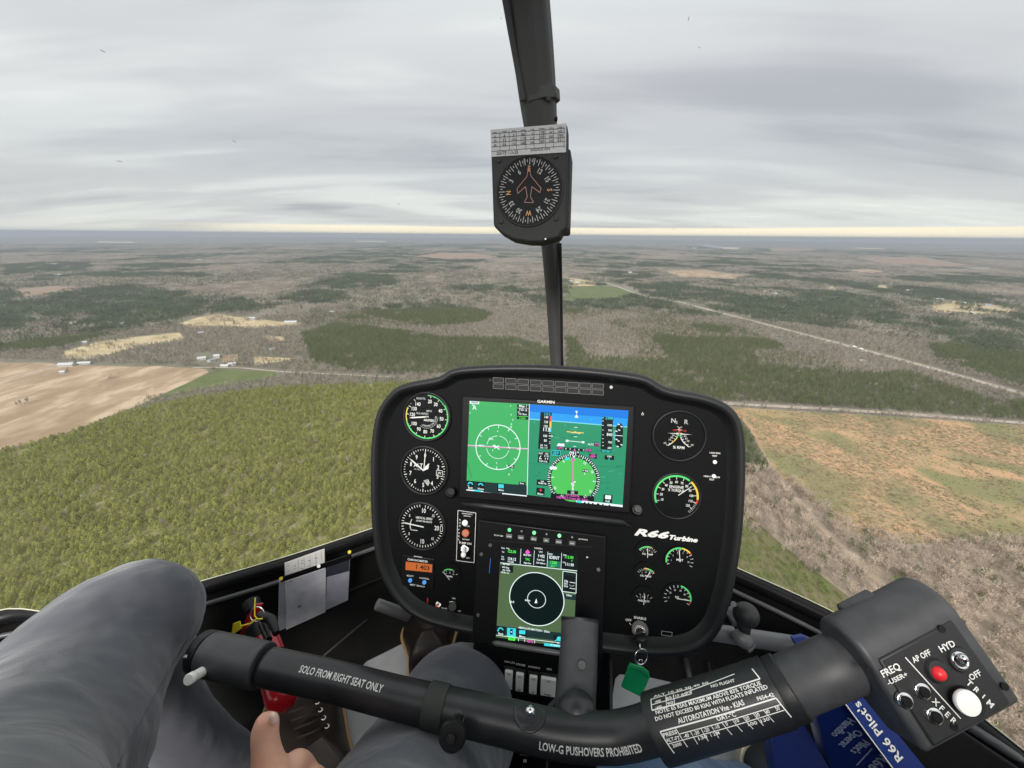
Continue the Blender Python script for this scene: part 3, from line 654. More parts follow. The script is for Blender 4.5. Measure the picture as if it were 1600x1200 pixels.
# sill trim: outer black seal, a pale metal edge line and an inner rail
o = MB(K_pl); loft(o, [[shr(p, 1.012, ZS+.000) for p in SP], [shr(p, 1.011, ZS+.007) for p in SP], [shr(p, 1.0, ZS+.006) for p in SP], [shr(p, .992, ZS) for p in SP], [shr(p, .990, ZS-.012) for p in SP], [shr(p, 1.0, ZS-.016) for p in SP]]); o.build('window_sill', cab, smooth=True)
K_edge = mat('pale_edge', (.62, .60, .48), .35)
o = MB(K_edge); o.tube([shr(p, 1.0115, ZS+.0075) for p in SP], .0011, 6); o.build('sill_edge', cab, smooth=True)
K_gmetal = mat('grey_rail', (.10, .10, .105), .35)
o = MB(K_gmetal); o.tube([shr(p, .980, ZS-.026) for p in SP], .0042, 10); o.build('inner_rail', cab, smooth=True)
o = MB(K_dark); o.tube([shr(p, .965, -.70) for p in SP], .003, 8); o.build('wiring_seam', cab, smooth=True)
PROF = [(1.0115, ZS+.007), (1.07, -.45), (1.09, -.25), (1.07, 0), (1.0, .22), (.86, .42), (.66, .55), (.45, .62)]
prof = crom(PROF, 5); GR = [[shr(p, float(k), float(z)) for p in SP] for k, z in prof]
gm = bpy.data.materials.new('windshield_glass'); gm.use_nodes = True; nt = gm.node_tree; nt.nodes.remove(nt.nodes['Principled BSDF'])
tr = nt.nodes.new('ShaderNodeBsdfTransparent'); tr.inputs[0].default_value = (.96, .975, .97, 1); gl = nt.nodes.new('ShaderNodeBsdfGlossy'); gl.inputs['Roughness'].default_value = .03
fr = nt.nodes.new('ShaderNodeFresnel'); fr.inputs[0].default_value = 1.2; ms = nt.nodes.new('ShaderNodeMixShader')
nt.links.new(fr.outputs[0], ms.inputs[0]); nt.links.new(tr.outputs[0], ms.inputs[1]); nt.links.new(gl.outputs[0], ms.inputs[2]); nt.links.new(ms.outputs[0], nt.nodes['Material Output'].inputs['Surface'])
IR = next(i for i, a in enumerate(prof) if float(a[1]) > .54)
o = MB(gm); loft(o, GR[:IR+1]); glass = o.build('windshield', cab, smooth=True)
bvh = BVHTree.FromPolygons([Vector(v) for v in o.v], o.f)
K_bug = mat('bug_splat', (.22, .21, .20), .9)
for px, py, L_, a in ((161, 80, .010, -.5), (187, 252, .012, -.15), (366, 221, .007, -.7), (1076, 29, .010, 1.35), (1093, 74, .003, 0), (1052, 358, .005, 1.5), (623, 319, .007, -.9), (1090, 332, .003, .4), (783, 28, .004, 1.4)):
    d = ray(px, py); q = bvh.ray_cast(Vector((0, 0, 0)), d.normalized())
    if q[0]:
        c = q[0]-d.normalized()*.0006; ax = (CR*math.cos(a)-CD*math.sin(a)); o = MB(K_bug); o.tube([c-ax*L_*.4, c-ax*L_*.1, c+ax*L_*.15, c+ax*L_*.35], [.0002, .0004, .00045, .0001], 6); o.build('bug_splat', cab)
o = MB(mat('unseen_roof_lining', (.12, .12, .125), .8)); top = GR[-1]
loft(o, GR[IR:]); o.poly(top); loft(o, [[p+Vector((0, 0, .0)) for p in top], [p+Vector((0, 0, .06)) for p in top]]); o.poly([p+Vector((0, 0, .06)) for p in top]); 
o.build('roof', cab)  # out of view, added to keep overhead light out of the cabin
o = MB(K_dark); F = Fr((0, -.36, 0), (1, 0, 0), (0, 0, 1)); o.box(F, -.98, .78, -.93, -.35, 0, .03); o.build('light_block_bulkhead', cab)  # unseen, added to block light; cut low so the panel still gets some
# centre post, follows the inside of the glass
def post(pts, n=14, m=K_bar): 
    P, r = ppath(pts, 8); return P, r
K_post = mat('post_paint', (.075, .078, .078), .6, spec=.2, bump=.1, bscale=500, bdist=.0003)
P, r = post([(876, 620, .80, .0165), (870, 560, .79, .0160), (866, 470, .76, .0185), (861, 390, .72, .0205), (855, 330, .70, .0215), (850, 250, .66, .021), (847, 200, .60, .021)])
o = MB(mat('lower_post_paint', (.045, .045, .046), .5)); o.tube(P, r, 20, flat=.8, ref=CR); po = o.build('center_post', cab, smooth=True)
o = MB(K_pl)
q2, r2 = ppath([(878.5, 600, .775, .0022), (877, 470, .735, .0025), (875, 380, .70, .003)], 8); o.tube(q2, r2, 8); o.build('wire_conduit', po, smooth=True)
P, r = post([(846, 210, .585, .0235), (840, 150, .56, .0262), (833, 80, .535, .0275), (824, 0, .51, .0285), (812, -110, .47, .029), (800, -260, .42, .03)])
o = MB(K_post); o.tube(P, r, 8, flat=1.0, ref=CR); pu = o.build('upper_post_fairing', cab, smooth=False, bevel=.004)
P, r = post([(818, 158, .548, .0045), (808, 100, .53, .0045), (797, 40, .51, .0045), (790, 0, .497, .0045), (775, -80, .47, .0045)]); o = MB(K_post); o.tube(P, r, 10); o.build('wire_cover', pu, smooth=True)
P, r = post([(856, 158, .545, .0042), (852, 100, .53, .0042), (847, 40, .51, .0042), (842, -20, .49, .0042)]); o = MB(K_post); o.tube(P, r, 10); o.build('wire_cover', pu, smooth=True)
for yy in (148, 186):
    o = MB(K_pl); t = (yy-148)/38; o.cyl(Wp(864+2*t, yy, .545), Wp(869+2*t, yy, .545), .003, 12, bev=.0006); o.build('bolt', pu)
o = MB(K_post); P, r = post([(846, 163, .562, .0262), (844, 145, .558, .0268)]); o.tube(P, r, 8, ref=CR); o.build('clamp', pu, bevel=.003)
for p_ in ((1,)):  # stub of the tube frame left of the panel
    o = MB(K_gmetal); o.cyl(Wp(589, 944, .68), Wp(640, 962, .70), .0095, 20, bev=.001); o.build('frame_stub', cab, smooth=True)
P, r = ppath([(1095, 985, .70, .0135), (1180, 998, .66, .0135), (1287, 1016, .60, .0135), (1420, 1040, .52, .0135)], 3)
o = MB(mat('grey_tube', (.17, .175, .185), .4)); o.tube(P, r, 20); o.build('cross_tube', cab, smooth=True)
# floor plates (heel plates) lying on the floor
def onfloor(pts, z): return [gnd(x, y, z) for x, y in pts]
def plate(name, pts, z, t=.006, m=K_alu):
    lo = onfloor(pts, z); o = MB(m); o.prism([p-Vector((0, 0, t)) for p in lo], lo); return o.build(name, cab, bevel=.0015)
plate('heel_plate', [(612, 993), (662, 999), (640, 1060), (610, 1120), (560, 1230), (455, 1230), (490, 1150), (556, 1050)], ZF+.012)
plate('heel_plate', [(968, 1053), (1012, 1057), (1056, 1067), (1072, 1080), (1150, 1140), (1260, 1240), (1260, 1400), (930, 1400), (955, 1100), (961, 1060)], ZF+.012)
# floor ribs and tunnel right of the column, seam on the left
K_rib = mat('rib_paint', (.045, .045, .048), .5)
def rod(name, a, b, r, z, m=K_rib, par=cab, lift=.01):
    o = MB(m); o.tube([gnd(*a, z)+Vector((0, 0, lift)), gnd(*b, z)+Vector((0, 0, lift))], r, 8); return o.build(name, par, smooth=True)
rod('floor_seam', (600, 951), (506, 1031), .002, -.80); rod('floor_seam', (492, 1089), (467, 1113), .002, -.86)
rod('floor_rib', (950, 1040), (950, 1125), .008, -.86); rod('floor_rib', (1071, 1036), (1079, 1078), .006, -.80); rod('floor_rib', (1106, 1042), (1112, 1075), .003, -.80)
rod('door_rail', (1508, 1131), (1640, 1215), .006, -.60, K_gmetal, lift=0); rod('door_rail', (1484, 1145), (1600, 1235), .004, -.61, K_gmetal, lift=0)
o = MB(K_blk); F = Fr(Wp(905, 1075, .68), CR, -CD); o.box(F, .005, .052, -.06, .06, -.02, .0); o.build('tunnel_cover', cab, bevel=.003)
o = MB(K_blk); q = hit(0, 0, Vector((0, 0, 0.1)), Vector((0, 0, 1)))
# seat pan and control tunnel below the bar
F = Fr(Wp(880, 1215, .62), CR, -CD); o.box(F, -.10, .05, -.10, .045, -.10, 0); t_ = o.build('control_tunnel', cab, bevel=.003)
o = MB(K_knob)
text(o, 'I8', fl(F, .001), -.058, .026, .005); text(o, 'L8', fl(F, .001), -.07, .008, .005); line(o, fl(F, .001), (-.066, .036), (-.044, .034), .003, K_gmetal); line(o, fl(F, .001), (-.022, .034), (-.006, .032), .002, K_gmetal); line(o, fl(F, .0008), (-.024, .034), (-.026, -.03), .002, K_gmetal)
o.build('tunnel_markings', t_)

# ---- instrument panel
PW = pose([(733.6, 626), (982, 641.5), (973, 791), (728.4, 767)], .2286, .2286/1.665)
u0, v0 = PW.U.copy(), PW.V.copy()
def pp(px, py, h=0): return PW.px(px, py, h)
def puv(px, py, h=0): return PW.uv(px, py, h)
panel = empty('instrument_panel', pp(860, 1010), 'black instrument panel with round gauges and two lit glass displays', 'instrument panel')
OUT = [(700, 578), (720, 573), (765, 570), (820, 569.5), (868, 571), (920, 574.5), (965, 579.5), (1003, 585.5), (1020, 592), (1038, 603), (1058, 609), (1090, 614.5), (1118, 622), (1140, 633), (1155, 648), (1164, 668), (1168, 700), (1168, 760), (1163, 840), (1154, 900), (1144, 945), (1130, 985), (1110, 1010), (1085, 1024), (1050, 1030), (1000, 1029), (950, 1023), (880, 1013), (800, 1003), (737, 995), (690, 985), (655, 973), (628, 955), (607, 930), (592, 900), (584, 870), (578, 820), (576, 760), (577, 700), (583, 655), (595, 628), (614, 607), (635, 598), (660, 593), (684, 588)]
HR = .020                                                     # rim stands this far in front of the face
ou = [Vector(puv(x, y, HR)) for x, y in OUT]; ou = [Vector(q) for q in crom([tuple(q) for q in ou]+[tuple(ou[0])], 3)[:-1]]
ctr = Vector(puv(868, 800, HR))
def inset(pts, d):
    n = len(pts); out = []
    for i, p in enumerate(pts):
        t = (pts[(i+1) % n]-pts[i-1]).normalized(); nn = Vector((-t.y, t.x))
        if nn.dot(ctr-p) < 0: nn = -nn
        out.append(p+nn*d)
    return out
o = MB(K_rim)
def ringp(d, h, k=1.0): return [PW.p(*(ctr+(q-ctr)*k), h) for q in inset(ou, d)]
rings = [ringp(0, -.16, .55), ringp(0, -.12, .82), ringp(.001, -.05, .96), ringp(0, -.012), ringp(0, HR-.008), ringp(.0025, HR-.0015), ringp(.006, HR), ringp(.010, HR-.001), ringp(.0125, HR-.006), ringp(.016, .004), ringp(.020, .0)]
loft(o, [r+[r[0]] for r in rings]); 
house_ = o.build('housing', panel, smooth=True)
o = MB(K_blk); face = ringp(.018, .0008); o.poly(face); o.build('face_plate', panel)
def Z6(x, y): return (720+x/5.7143, 600+y/5.7143)

def gsize(cx, cy, rpx): 
    a = Vector(puv(cx, cy)); b = Vector(puv(cx+rpx, cy)); return (b-a).length
def gauge(cx, cy, rpx, fn, name='gauge', bez=True, label=None, h=.004, shape=None):
    c = puv(cx, cy, h); r = gsize(cx, cy, rpx); o = MB(K_blk); b = PW
    n = 48; 
    o.tube([b.p(c[0], c[1], .0), b.p(c[0], c[1], h-.0005)], r*1.06, 40); g = o.build(name, panel, auto=30)
    if label: g['label'] = label
    if bez:
        o = MB(K_rim); prof_ = [(1.12, .001), (1.12, h*.5), (1.09, h+.0015), (1.045, h+.0025), (1.015, h+.001), (1.01, h-.0004)]
        loft(o, [[b.p(c[0]+r*k*math.cos(2*math.pi*i/48), c[1]+r*k*math.sin(2*math.pi*i/48), hh) for i in range(49)] for k, hh in prof_]); o.build('bezel', g, smooth=True)
    mk = MB(K_wht); nd = MB(K_wht); fn(mk, nd, fl(b, h+.0004), fl(b, h+.0022), c[0], c[1], r); mk.build('markings', g)
    if nd.v: nd.build('needle', g)
    if bez:
        o = MB(gm); o.poly([b.p(c[0]+r*1.01*math.cos(2*math.pi*i/40), c[1]+r*1.01*math.sin(2*math.pi*i/40), h+.0032) for i in range(40)]); o.build('cover_glass', g)
    return g
def num(mk, pl, cu, cv, a, r, s, size, m=None, rot=0, xs=.8): text(mk, s, pl, cu+math.sin(R(a))*r, cv+math.cos(R(a))*r, size, m, xs=xs, rot=rot)
def needle(nd, pl, cu, cv, a, r0, r1, w, m=None):
    s, c = math.sin(R(a)), math.cos(R(a)); p = lambda r, q: pl(cu+s*r+c*q, cv+c*r-s*q); nd.poly([p(r0, -w/2), p(r0, w/2), p(r1*.8, w*.5), p(r1, 0), p(r1*.8, -w*.5)], m)
def asi(mk, nd, pl, pn, u, v, r):
    arc(mk, pl, u, v, r*.93, r*.985, 55, 255, K_grn); arc(mk, pl, u, v, r*.935, r*.98, 255, 292, K_yel); arc(mk, pl, u, v, r*.93, r*.96, 0, 55, K_grn)
    for a, s in ((10, '20'), (35, '30'), (65, '40'), (95, '50'), (125, '60'), (157, '70'), (184, '80'), (211, '90'), (239, '100'), (274, '120'), (297, '130'), (320, '140')):
        tick(mk, pl, u, v, a, r*.84, r*.96, r*.025); num(mk, pl, u, v, a, r*.68, s, r*.16)
    for a in range(5, 330, 15): tick(mk, pl, u, v, a, r*.9, r*.95, r*.015)
    text(mk, 'KNOTS', pl, u-r*.3, v+r*.78, r*.09, K_wdim); text(mk, 'MPH', pl, u+r*.1, v+r*.25, r*.09, K_wdim); text(mk, 'TRUE AIRSPEED', pl, u-r*.22, v+r*.12, r*.085, K_wdim, xs=.7); text(mk, 'AIRSPEED', pl, u+r*.1, v-r*.16, r*.1, xs=.8)
    arc(mk, pl, u, v, r*.50, r*.515, 90, 215, K_wdim)
    for a in range(90, 215, 14): num(mk, pl, u, v, a, r*.42, str(a//2), r*.085, K_wdim)
    needle(nd, pn, u, v, 263, -r*.1, r*.8, r*.06); disc(nd, pn, u, v, r*.07, K_pl, 16)
def alt(mk, nd, pl, pn, u, v, r):
    for k in range(10):
        a = 36*k+2; tick(mk, pl, u, v, a, r*.82, r*.96, r*.03); num(mk, pl, u, v, a, r*.66, str(k), r*.19, xs=.75)
        for j in range(1, 5): tick(mk, pl, u, v, a+7.2*j, r*.88, r*.95, r*.022)
    text(mk, 'ALT', pl, u-r*.28, v+r*.2, r*.17); text(mk, '100 FEET', pl, u-r*.32, v+r*.02, r*.06, K_wdim)
    frame(mk, pl, u+r*.56, u+r*.84, v-r*.19, v+r*.06, r*.02); text(mk, '2992', pl, u+r*.7, v-r*.06, r*.1, xs=.6)
    for j in range(4): line(mk, pl, (u+r*(.0+.06*j), v-r*.44+r*.02*j), (u+r*(.2+.02*j), v-r*.66+r*.04*j), r*.028)
    needle(nd, pn, u, v, -54, r*.0, r*.86, r*.06); needle(nd, pn, u, v, 3, 0, r*.92, r*.04)
    nd.poly([pn(u, v), pn(u+r*.2, v+r*.1), pn(u+r*.24, v+r*.36), pn(u+r*.06, v+r*.2)])
def vsi(mk, nd, pl, pn, u, v, r):
    for a, s in ((4, '10'), (92, '20'), (178, '10')): num(mk, pl, u, v, a, r*(.70 if s == '10' else .68), s, r*.21, xs=.72)
    for a, s in ((305, '5'), (235, '5'), (44, '15'), (136, '15')): num(mk, pl, u, v, a, r*.72, s, r*.12)
    for a in range(8, 360, 8):
        if not 86 < a < 98: tick(mk, pl, u, v, a, r*.86, r*.97, r*.028)
    frame(mk, pl, u+r*.85, u+r*.95, v-r*.14, v+r*.1, r*.02)
    text(mk, 'VERTICAL SPEED', pl, u+r*.08, v+r*.36, r*.1, xs=.75); text(mk, '100 FEET PER MINUTE', pl, u+r*.08, v+r*.22, r*.075, xs=.75)
    arc(mk, pl, u-r*.1, v, r*.44, r*.47, 238, 305); line(mk, pl, (u-r*.45, v-r*.22), (u-r*.2, v-r*.22), r*.03)
    needle(nd, pn, u, v, 276, -r*.1, r*.93, r*.055)
gauge(667, 651, 34, asi, label='airspeed gauge with green rim band'); gauge(663, 735, 34, alt, label='altimeter dial with three hands'); gauge(659.5, 822, 33.5, vsi, label='vertical speed dial')
def rpm(mk, nd, pl, pn, u, v, r):
    text(mk, 'N', pl, u-r*.27, v+r*.62, r*.19, K_wdim); text(mk, '2', pl, u-r*.14, v+r*.56, r*.12, K_wdim); text(mk, 'R', pl, u+r*.24, v+r*.6, r*.19, K_wdim); text(mk, '% RPM', pl, u+r*.02, v-r*.5, r*.12, xs=1)
    for s in (-1, 1):
        cu = u+s*r*.62; cv = v-r*.0
        a0, a1 = (-118, -30)
        A = (lambda a: a if s > 0 else -a)
        P = [(u+s*r*.02, v+r*.36), (u+s*r*.025, v+r*.1), (u+s*r*.07, v-r*.06), (u+s*r*.2, v-r*.26), (u+s*r*.42, v-r*.44)]
        Q = [tuple(q) for q in crom(P, 4)]
        for i in range(len(Q)-1):
            t = i/(len(Q)-1); line(mk, pl, Q[i], Q[i+1], r*.035, (K_redp if s > 0 else K_wdim) if t < .12 else (K_redp if t < .25 else K_grn if t < .5 else (K_yel if s < 0 and t < .8 else K_wht)))
        for i in range(0, len(Q), 2):
            q = Q[i]; line(mk, pl, q, (q[0]+s*r*.08, q[1]+r*.03), r*.018)
        for i, tx in ((3, '110'), (8, '90'), (10, '80'), (12, '70'), (15, '60')): text(mk, tx, pl, Q[i][0]+s*r*.17, Q[i][1]+r*.06, r*.08, K_wdim if i != 3 else K_redp)
        nd.poly([pn(u+s*r*.50, v+r*.10), pn(u+s*r*.04, v+r*.07), pn(u+s*r*.04, v+r*.115)])
gauge(1061, 681, 39, rpm, label='dual needle rotor and turbine speed gauge')
def torque(mk, nd, pl, pn, u, v, r):
    arc(mk, pl, u, v, r*.90, r*.985, 245, 395, K_grn); arc(mk, pl, u, v, r*.90, r*.985, 400, 455, K_yel); arc(mk, pl, u, v, r*.90, r*.985, 457, 466, K_redp)
    for i, s in enumerate(('10', '20', '30', '40', '50', '60', '70', '80', '90', '100', '110', '120')):
        a = 250+i*21.5; tick(mk, pl, u, v, a, r*.78, r*.9, r*.025); num(mk, pl, u, v, a, r*.66, s, r*.115)
    for a in range(468, 500, 5): tick(mk, pl, u, v, a, r*.85, r*.97, r*.02, K_wdim)
    text(mk, 'ENGINE', pl, u-r*.02, v+r*.42, r*.13); text(mk, '% TORQUE', pl, u-r*.02, v+r*.26, r*.12, xs=.85)
    needle(nd, pn, u, v, 410, r*.1, r*.9, r*.035)
gauge(1056.5, 775, 35.5, torque, label='engine torque gauge with green and yellow rim')
def small(spec, a0, a1, cols, needle_a, txt=None, nt_=9, vo=-.3):
    def f(mk, nd, pl, pn, u, v, r):
        v = v+r*vo
        for s, e, c in cols: arc(mk, pl, u, v, r*.86, r*.97, s, e, c)
        for i in range(nt_): tick(mk, pl, u, v, a0+(a1-a0)*i/(nt_-1), r*.74, r*.93, r*.028)
        for i, s in enumerate(spec): num(mk, pl, u, v, a0+(a1-a0)*(i+.5)/len(spec), r*.58, s, r*.13, K_wdim)
        if txt: text(mk, txt, pl, u, v+r*(.22 if vo < -.1 else .05), r*.16)
        needle(nd, pn, u, v, needle_a, -r*.05, r*.95, r*.05)
    return f
gauge(1012, 862, 18, small(('0', '5', '10', '15'), -52, 52, [(-52, 18, K_grn), (18, 26, K_redp)], -4, 'OIL TEMP', 9, -.45), bez=False)
gauge(1009, 896, 18, small(('0', '50', '100'), -50, 50, [(-12, -8, K_redp), (-8, 12, K_yel), (12, 44, K_grn), (44, 50, K_redp)], 25, 'OIL PRESS', 9, -.45), bez=False)
gauge(1006, 935, 18.5, small(('0', 'FUEL', '1'), -46, 46, [], 2, 'FUEL QTY', 5, -.45), bez=False)
gauge(703, 897, 16, small(('0', '50', '100'), -52, 52, [(-40, 20, K_grn)], -42, 'AMPS', 5, -.45), bez=False)
gauge(1062, 876, 23, small(('1', '3', '5', '7', '8', '10'), -112, 112, [(-105, 8, K_grn), (8, 45, K_yel), (45, 54, K_redp)], -8, 'MGT', 13, 0), bez=False, label='turbine temperature gauge')
gauge(1058, 934, 23, small(('0', '20', '40', '60', '80', '100'), -115, 115, [(12, 100, K_grn), (104, 110, K_redp)], 92, 'N1', 13, 0), bez=False, label='turbine speed gauge with green right side')
# chronometer
def prect(o, x0, y0, x1, y1, h0, h1, m=None):
    a = puv(x0, y0); b = puv(x1, y1); o.box(PW, min(a[0], b[0]), max(a[0], b[0]), min(a[1], b[1]), max(a[1], b[1]), h0, h1, m); return a, b
def ptext(o, s, px, py, size, m=None, h=.0012, **k): u, v = puv(px, py, h); text(o, s, fl(PW, h), u, v, size, m, **k)
def pquad(o, pts, m, h): o.poly([PW.px(x, y, h) for x, y in pts], m)
o = MB(K_pl); prect(o, 630, 866, 678, 920, 0, .003); chrono = o.build('chronometer', panel, bevel=.001)
o = MB(mat('amber_lcd', (.02, .01, .005), .3, emit=lin((176, 92, 44)))); pquad(o, [(634, 877.5), (675.5, 882), (675, 894.5), (633.5, 890.5)], None, .0034); lcd = o.build('clock_display', chrono)
o = MB(mat('lcd_digit', (.01, .01, .01), .5)); ptext(o, '1 403', 660, 887, .0075, h=.0037); o.build('digits', lcd)
o = MB(K_wht)
for s, x, y, z in (('CHRONOMETER', 652.5, 876, .0032), ('DAVTRON', 653, 870, .002), ('SELECT', 641, 900, .0024), ('CONTROL', 663, 904, .0024), ('M877  Davtron', 652, 915, .0028)): ptext(o, s, x, y, z, h=.0034)
o.build('lettering', chrono)
K_blue = mat('blue_button', (.05, .28, .75), .3, emit=(.01, .06, .16))
for x, y in ((641, 907), (663, 910)):
    o = MB(K_blue); o.cyl(pp(x, y, .003), pp(x, y, .006), .0032, 16, bev=.0006); o.build('button', chrono)
# lettering on the panel face
o = MB(K_wht)
for s, x, y, z, kw in (('VOLTS', 694, 950.5, .0022, {}), ('AUTOSLEW', 663, 951, .0022, {}), ('DIM', 709, 935, .0022, {}), ('PANEL LTS', 708, 964, .0022, {}), ('OFF', 718, 955, .002, {}), ('OFF', 982, 969, .0035, {}), ('ENABLE', 1000, 966, .0035, {}), ('IGN', 991, 1009, .003, {}),
                    ('LOW RPM', 1117, 708, .0022, {}), ('TEST', 1116.5, 712.5, .0022, {}), ('HIGH TORQUE', 1112, 745, .0022, {}), ('TEST', 1112, 749.5, .0022, {}), ('73.6 US GAL', 1006, 940.5, .0026, {}), ('(279 LITERS)', 1005, 945.5, .0026, {}),
                    ('GPS', 931, 938.5, .002, {}), ('COM', 931, 943, .002, {}), ('NAV', 931, 947.5, .002, {})): ptext(o, s, x, y, z, **kw)
u, v = puv(1019, 834.3, .001); text(o, 'R66', fl(PW, .0012), u, v, .0095, shear=.3, width=.043); [text(o, 'R66', fl(PW, .0013+.00003*k), u+dx*.0006, v+dy*.0005, .0093, shear=.3, width=.043) for k, (dx, dy) in enumerate(((1, 0), (-1, 0), (0, 1), (0, -1), (.7, .7), (-.7, -.7)))]
u, v = puv(1067.5, 841.8, .001); text(o, 'Turbine', fl(PW, .0012), u, v, .0065, shear=.3, width=.038); [text(o, 'Turbine', fl(PW, .0013+.00003*k), u+dx*.0004, v+dy*.0003, .0064, shear=.3, width=.038) for k, (dx, dy) in enumerate(((1, 0), (-1, 0), (0, 1), (0, -1)))]
for a, b in (((983, 972), (986, 976)), ((999.5, 969), (999.5, 973))):
    line(o, fl(PW, .0012), puv(*a), puv(*b), .0009)
a = puv(1033.5, 985); b = puv(1049.5, 993.5); frame(o, fl(PW, .0012), a[0], b[0], b[1], a[1], .0006, K_wdim)
a = puv(926, 926.5); b = puv(938, 937); frame(o, fl(PW, .0012), a[0], b[0], b[1], a[1], .0008); ptext(o, 'Nr.1', 932, 932, .004)
o.build('lettering', panel)
# annunciator grid along the top
for row in range(2):
    for c in range(9):
        t = c/8; x = 779+(934-779)*t; y = 594 + (603.5-594)*t + row*9.5; o = MB(K_pl); u, v = puv(x, y); w, hh = .0080, .0037
        o.box(PW, u-w, u+w, v-hh, v+hh, 0, .0012); an = o.build('warning_light', panel); o = MB(mat('dim_outline', (.15, .155, .16), .5)); frame(o, fl(PW, .0015), u-w*.98, u+w*.98, v-hh*.95, v+hh*.95, .0005); o.build('outline', an)
for x, y, r_ in ((955, 605, .0022), (766, 594, .0022)):
    o = MB(K_wdim if x > 900 else K_pl); o.cyl(pp(x, y, 0), pp(x, y, .002), r_, 14); o.build('light_sensor', panel)
for x, y in ((1117, 722), (1115.5, 744)):
    o = MB(K_wht); yy = y if y < 730 else 744
    o.cyl(pp(x+(0 if y < 730 else 0), y if y < 730 else 744, 0), pp(x, y, .004), .0027, 14, bev=.0006); o.build('test_button', panel)
# fuel switch placard, white frame
o = MB(K_blk); prect(o, 714, 797, 743, 878, 0, .0012); a = puv(715, 797); b = puv(741.5, 877); sp_ = o.build('switch_placard', panel); o = MB(K_wht); P4 = [(716, 797), (744, 801), (741, 878.5), (713.5, 875)]
uv4 = [Vector(puv(*q)) for q in P4]
for i in range(4): line(o, fl(PW, .0015), uv4[i], uv4[(i+1) % 4], .0008)
for s, x, y, z in (('ENGINE AUTO', 730, 803, .0018), ('IGNITION', 730, 806.5, .0018), ('IGNITER', 729, 822, .0018), ('AIR FLOW', 728, 843, .0018), ('PUMP ON', 727, 849, .0032), ('OFF', 731, 872, .0022)): ptext(o, s, x, y, z, h=.0015)
for i, c in enumerate('AUX'): ptext(o, c, 718.5, 812+i*5, .0026, h=.0015)
for i, c in enumerate('FUEL'): ptext(o, c, 717, 828+i*5, .0026, h=.0015)
o.build('lettering', sp_)
o = MB(K_knob); o.cyl(pp(726.5, 817, .001), pp(726.5, 817, .006), .0045, 18, bev=.001); o.build('indicator_lamp', sp_, smooth=False)
o = MB(mat('amber_lamp', (.35, .08, .02), .25, emit=(.10, .02, .004))); o.cyl(pp(727.5, 833, .001), pp(727.5, 833, .006), .0058, 20, bev=.0015); o.build('indicator_lamp', sp_)
o = MB(K_chr); o.cyl(pp(726.5, 857, .001), pp(726.5, 857, .003), .0062, 20, bev=.0006); o.tube([pp(726.5, 857, .003), pp(725.5, 861, .012), pp(724, 867, .020)], [.0024, .003, .0038], 14, K_knob); o.sphere(pp(724, 867.5, .020), .0038, K_knob, 14, 8); o.build('toggle_switch', sp_, auto=40)
# volt toggle, dimmer and ammeter marks
o = MB(K_redp); o.tube([pp(668.5, 934, .001), pp(668, 942, .001)], .0009, 6); o.build('slip_mark', panel)
o = MB(K_chr); o.cyl(pp(685, 944, 0), pp(685, 944, .002), .004, 16); o.tube([pp(685, 944, .002), pp(683, 946, .010)], [.0016, .0024], 12, mat('orange_lever', (.55, .13, .06), .4)); o.build('toggle_switch', panel)
o = MB(K_pl); o.cyl(pp(707, 948, 0), pp(707, 948, .009), .0065, 24, bev=.001); dk = o.build('dimmer_knob', panel, smooth=False); o = MB(K_wht); disc(o, fl(PW, .0094), *puv(705.5, 953, .0092), .0009, n=10); arc(o, fl(PW, .0012), *puv(707, 948), .0085, .0093, -35, 35); o.build('index_mark', dk)
# black buttons beside big display
for x, y in ((702, 771), (994, 798)):
    o = MB(K_rim); o.cyl(pp(x, y, 0), pp(x+2, y-2, .012), .0075, 20, bev=.0015); o.cyl(pp(x+2, y-2, .012), pp(x+3, y-3, .018), .0055, 20, bev=.001); o.build('bezel_knob', panel, auto=40)

# ---- big display
def quadp(o, x0, y0, x1, y1, m, h):                          # zoom coords of the big screen
    pass
fr_ = [(722, 618), (992, 634), (985, 803), (716, 778)]
o = MB(K_pl); lo = [PW.px(x, y, 0) for x, y in fr_]; hi = [PW.px(x, y, .010) for x, y in fr_]; o.prism(lo[::-1], hi[::-1]); disp = o.build('primary_display', panel, bevel=.0025)
disp['label'] = 'wide lit display with green map and blue sky'
HS = .0104
sc = MB(em('screen_green', (62, 168, 96)))
E_teal = em('screen_teal', (42, 140, 102)); E_sky = em('screen_sky', (14, 118, 214)); E_wht = em('screen_white', (225, 240, 238)); E_cyan = em('screen_cyan', (60, 205, 215)); E_mag = em('screen_magenta', (222, 90, 190)); E_blk = em('screen_black', (16, 24, 26)); E_hsi = em('screen_hsi', (76, 186, 88)); E_yel = em('screen_yellow', (230, 190, 70)); E_gdk = em('screen_dark_teal', (30, 112, 88)); E_lim = em('screen_lime', (90, 235, 80)); E_red = em('screen_red', (230, 70, 90)); E_bar = em('screen_bar', (28, 48, 50)); E_hz = em('screen_horizon', (120, 205, 220)); E_skl = em('screen_low_sky', (40, 150, 225)); E_olv = em('screen_olive', (76, 98, 66)); E_nvy = em('screen_deep', (6, 22, 22)); E_ltn = em('screen_light_teal', (70, 168, 122))
def zq(pts, m, h=HS, o=None): (o or sc).poly([PW.px(*Z6(x, y), h) for x, y in pts][::-1], m)
def zt(s, x, y, size, m, h=HS+.0006, o=None, **k): u, v = puv(*Z6(x, y), h); text(o or sc, s, fl(PW, h), u, v, size*.00098/5.7143, m, **k)
def zl(a, b, w, m, h=HS+.0004, o=None): line(o or sc, fl(PW, h), puv(*Z6(*a), h), puv(*Z6(*b), h), w*.00098/5.7143*1.0, m)
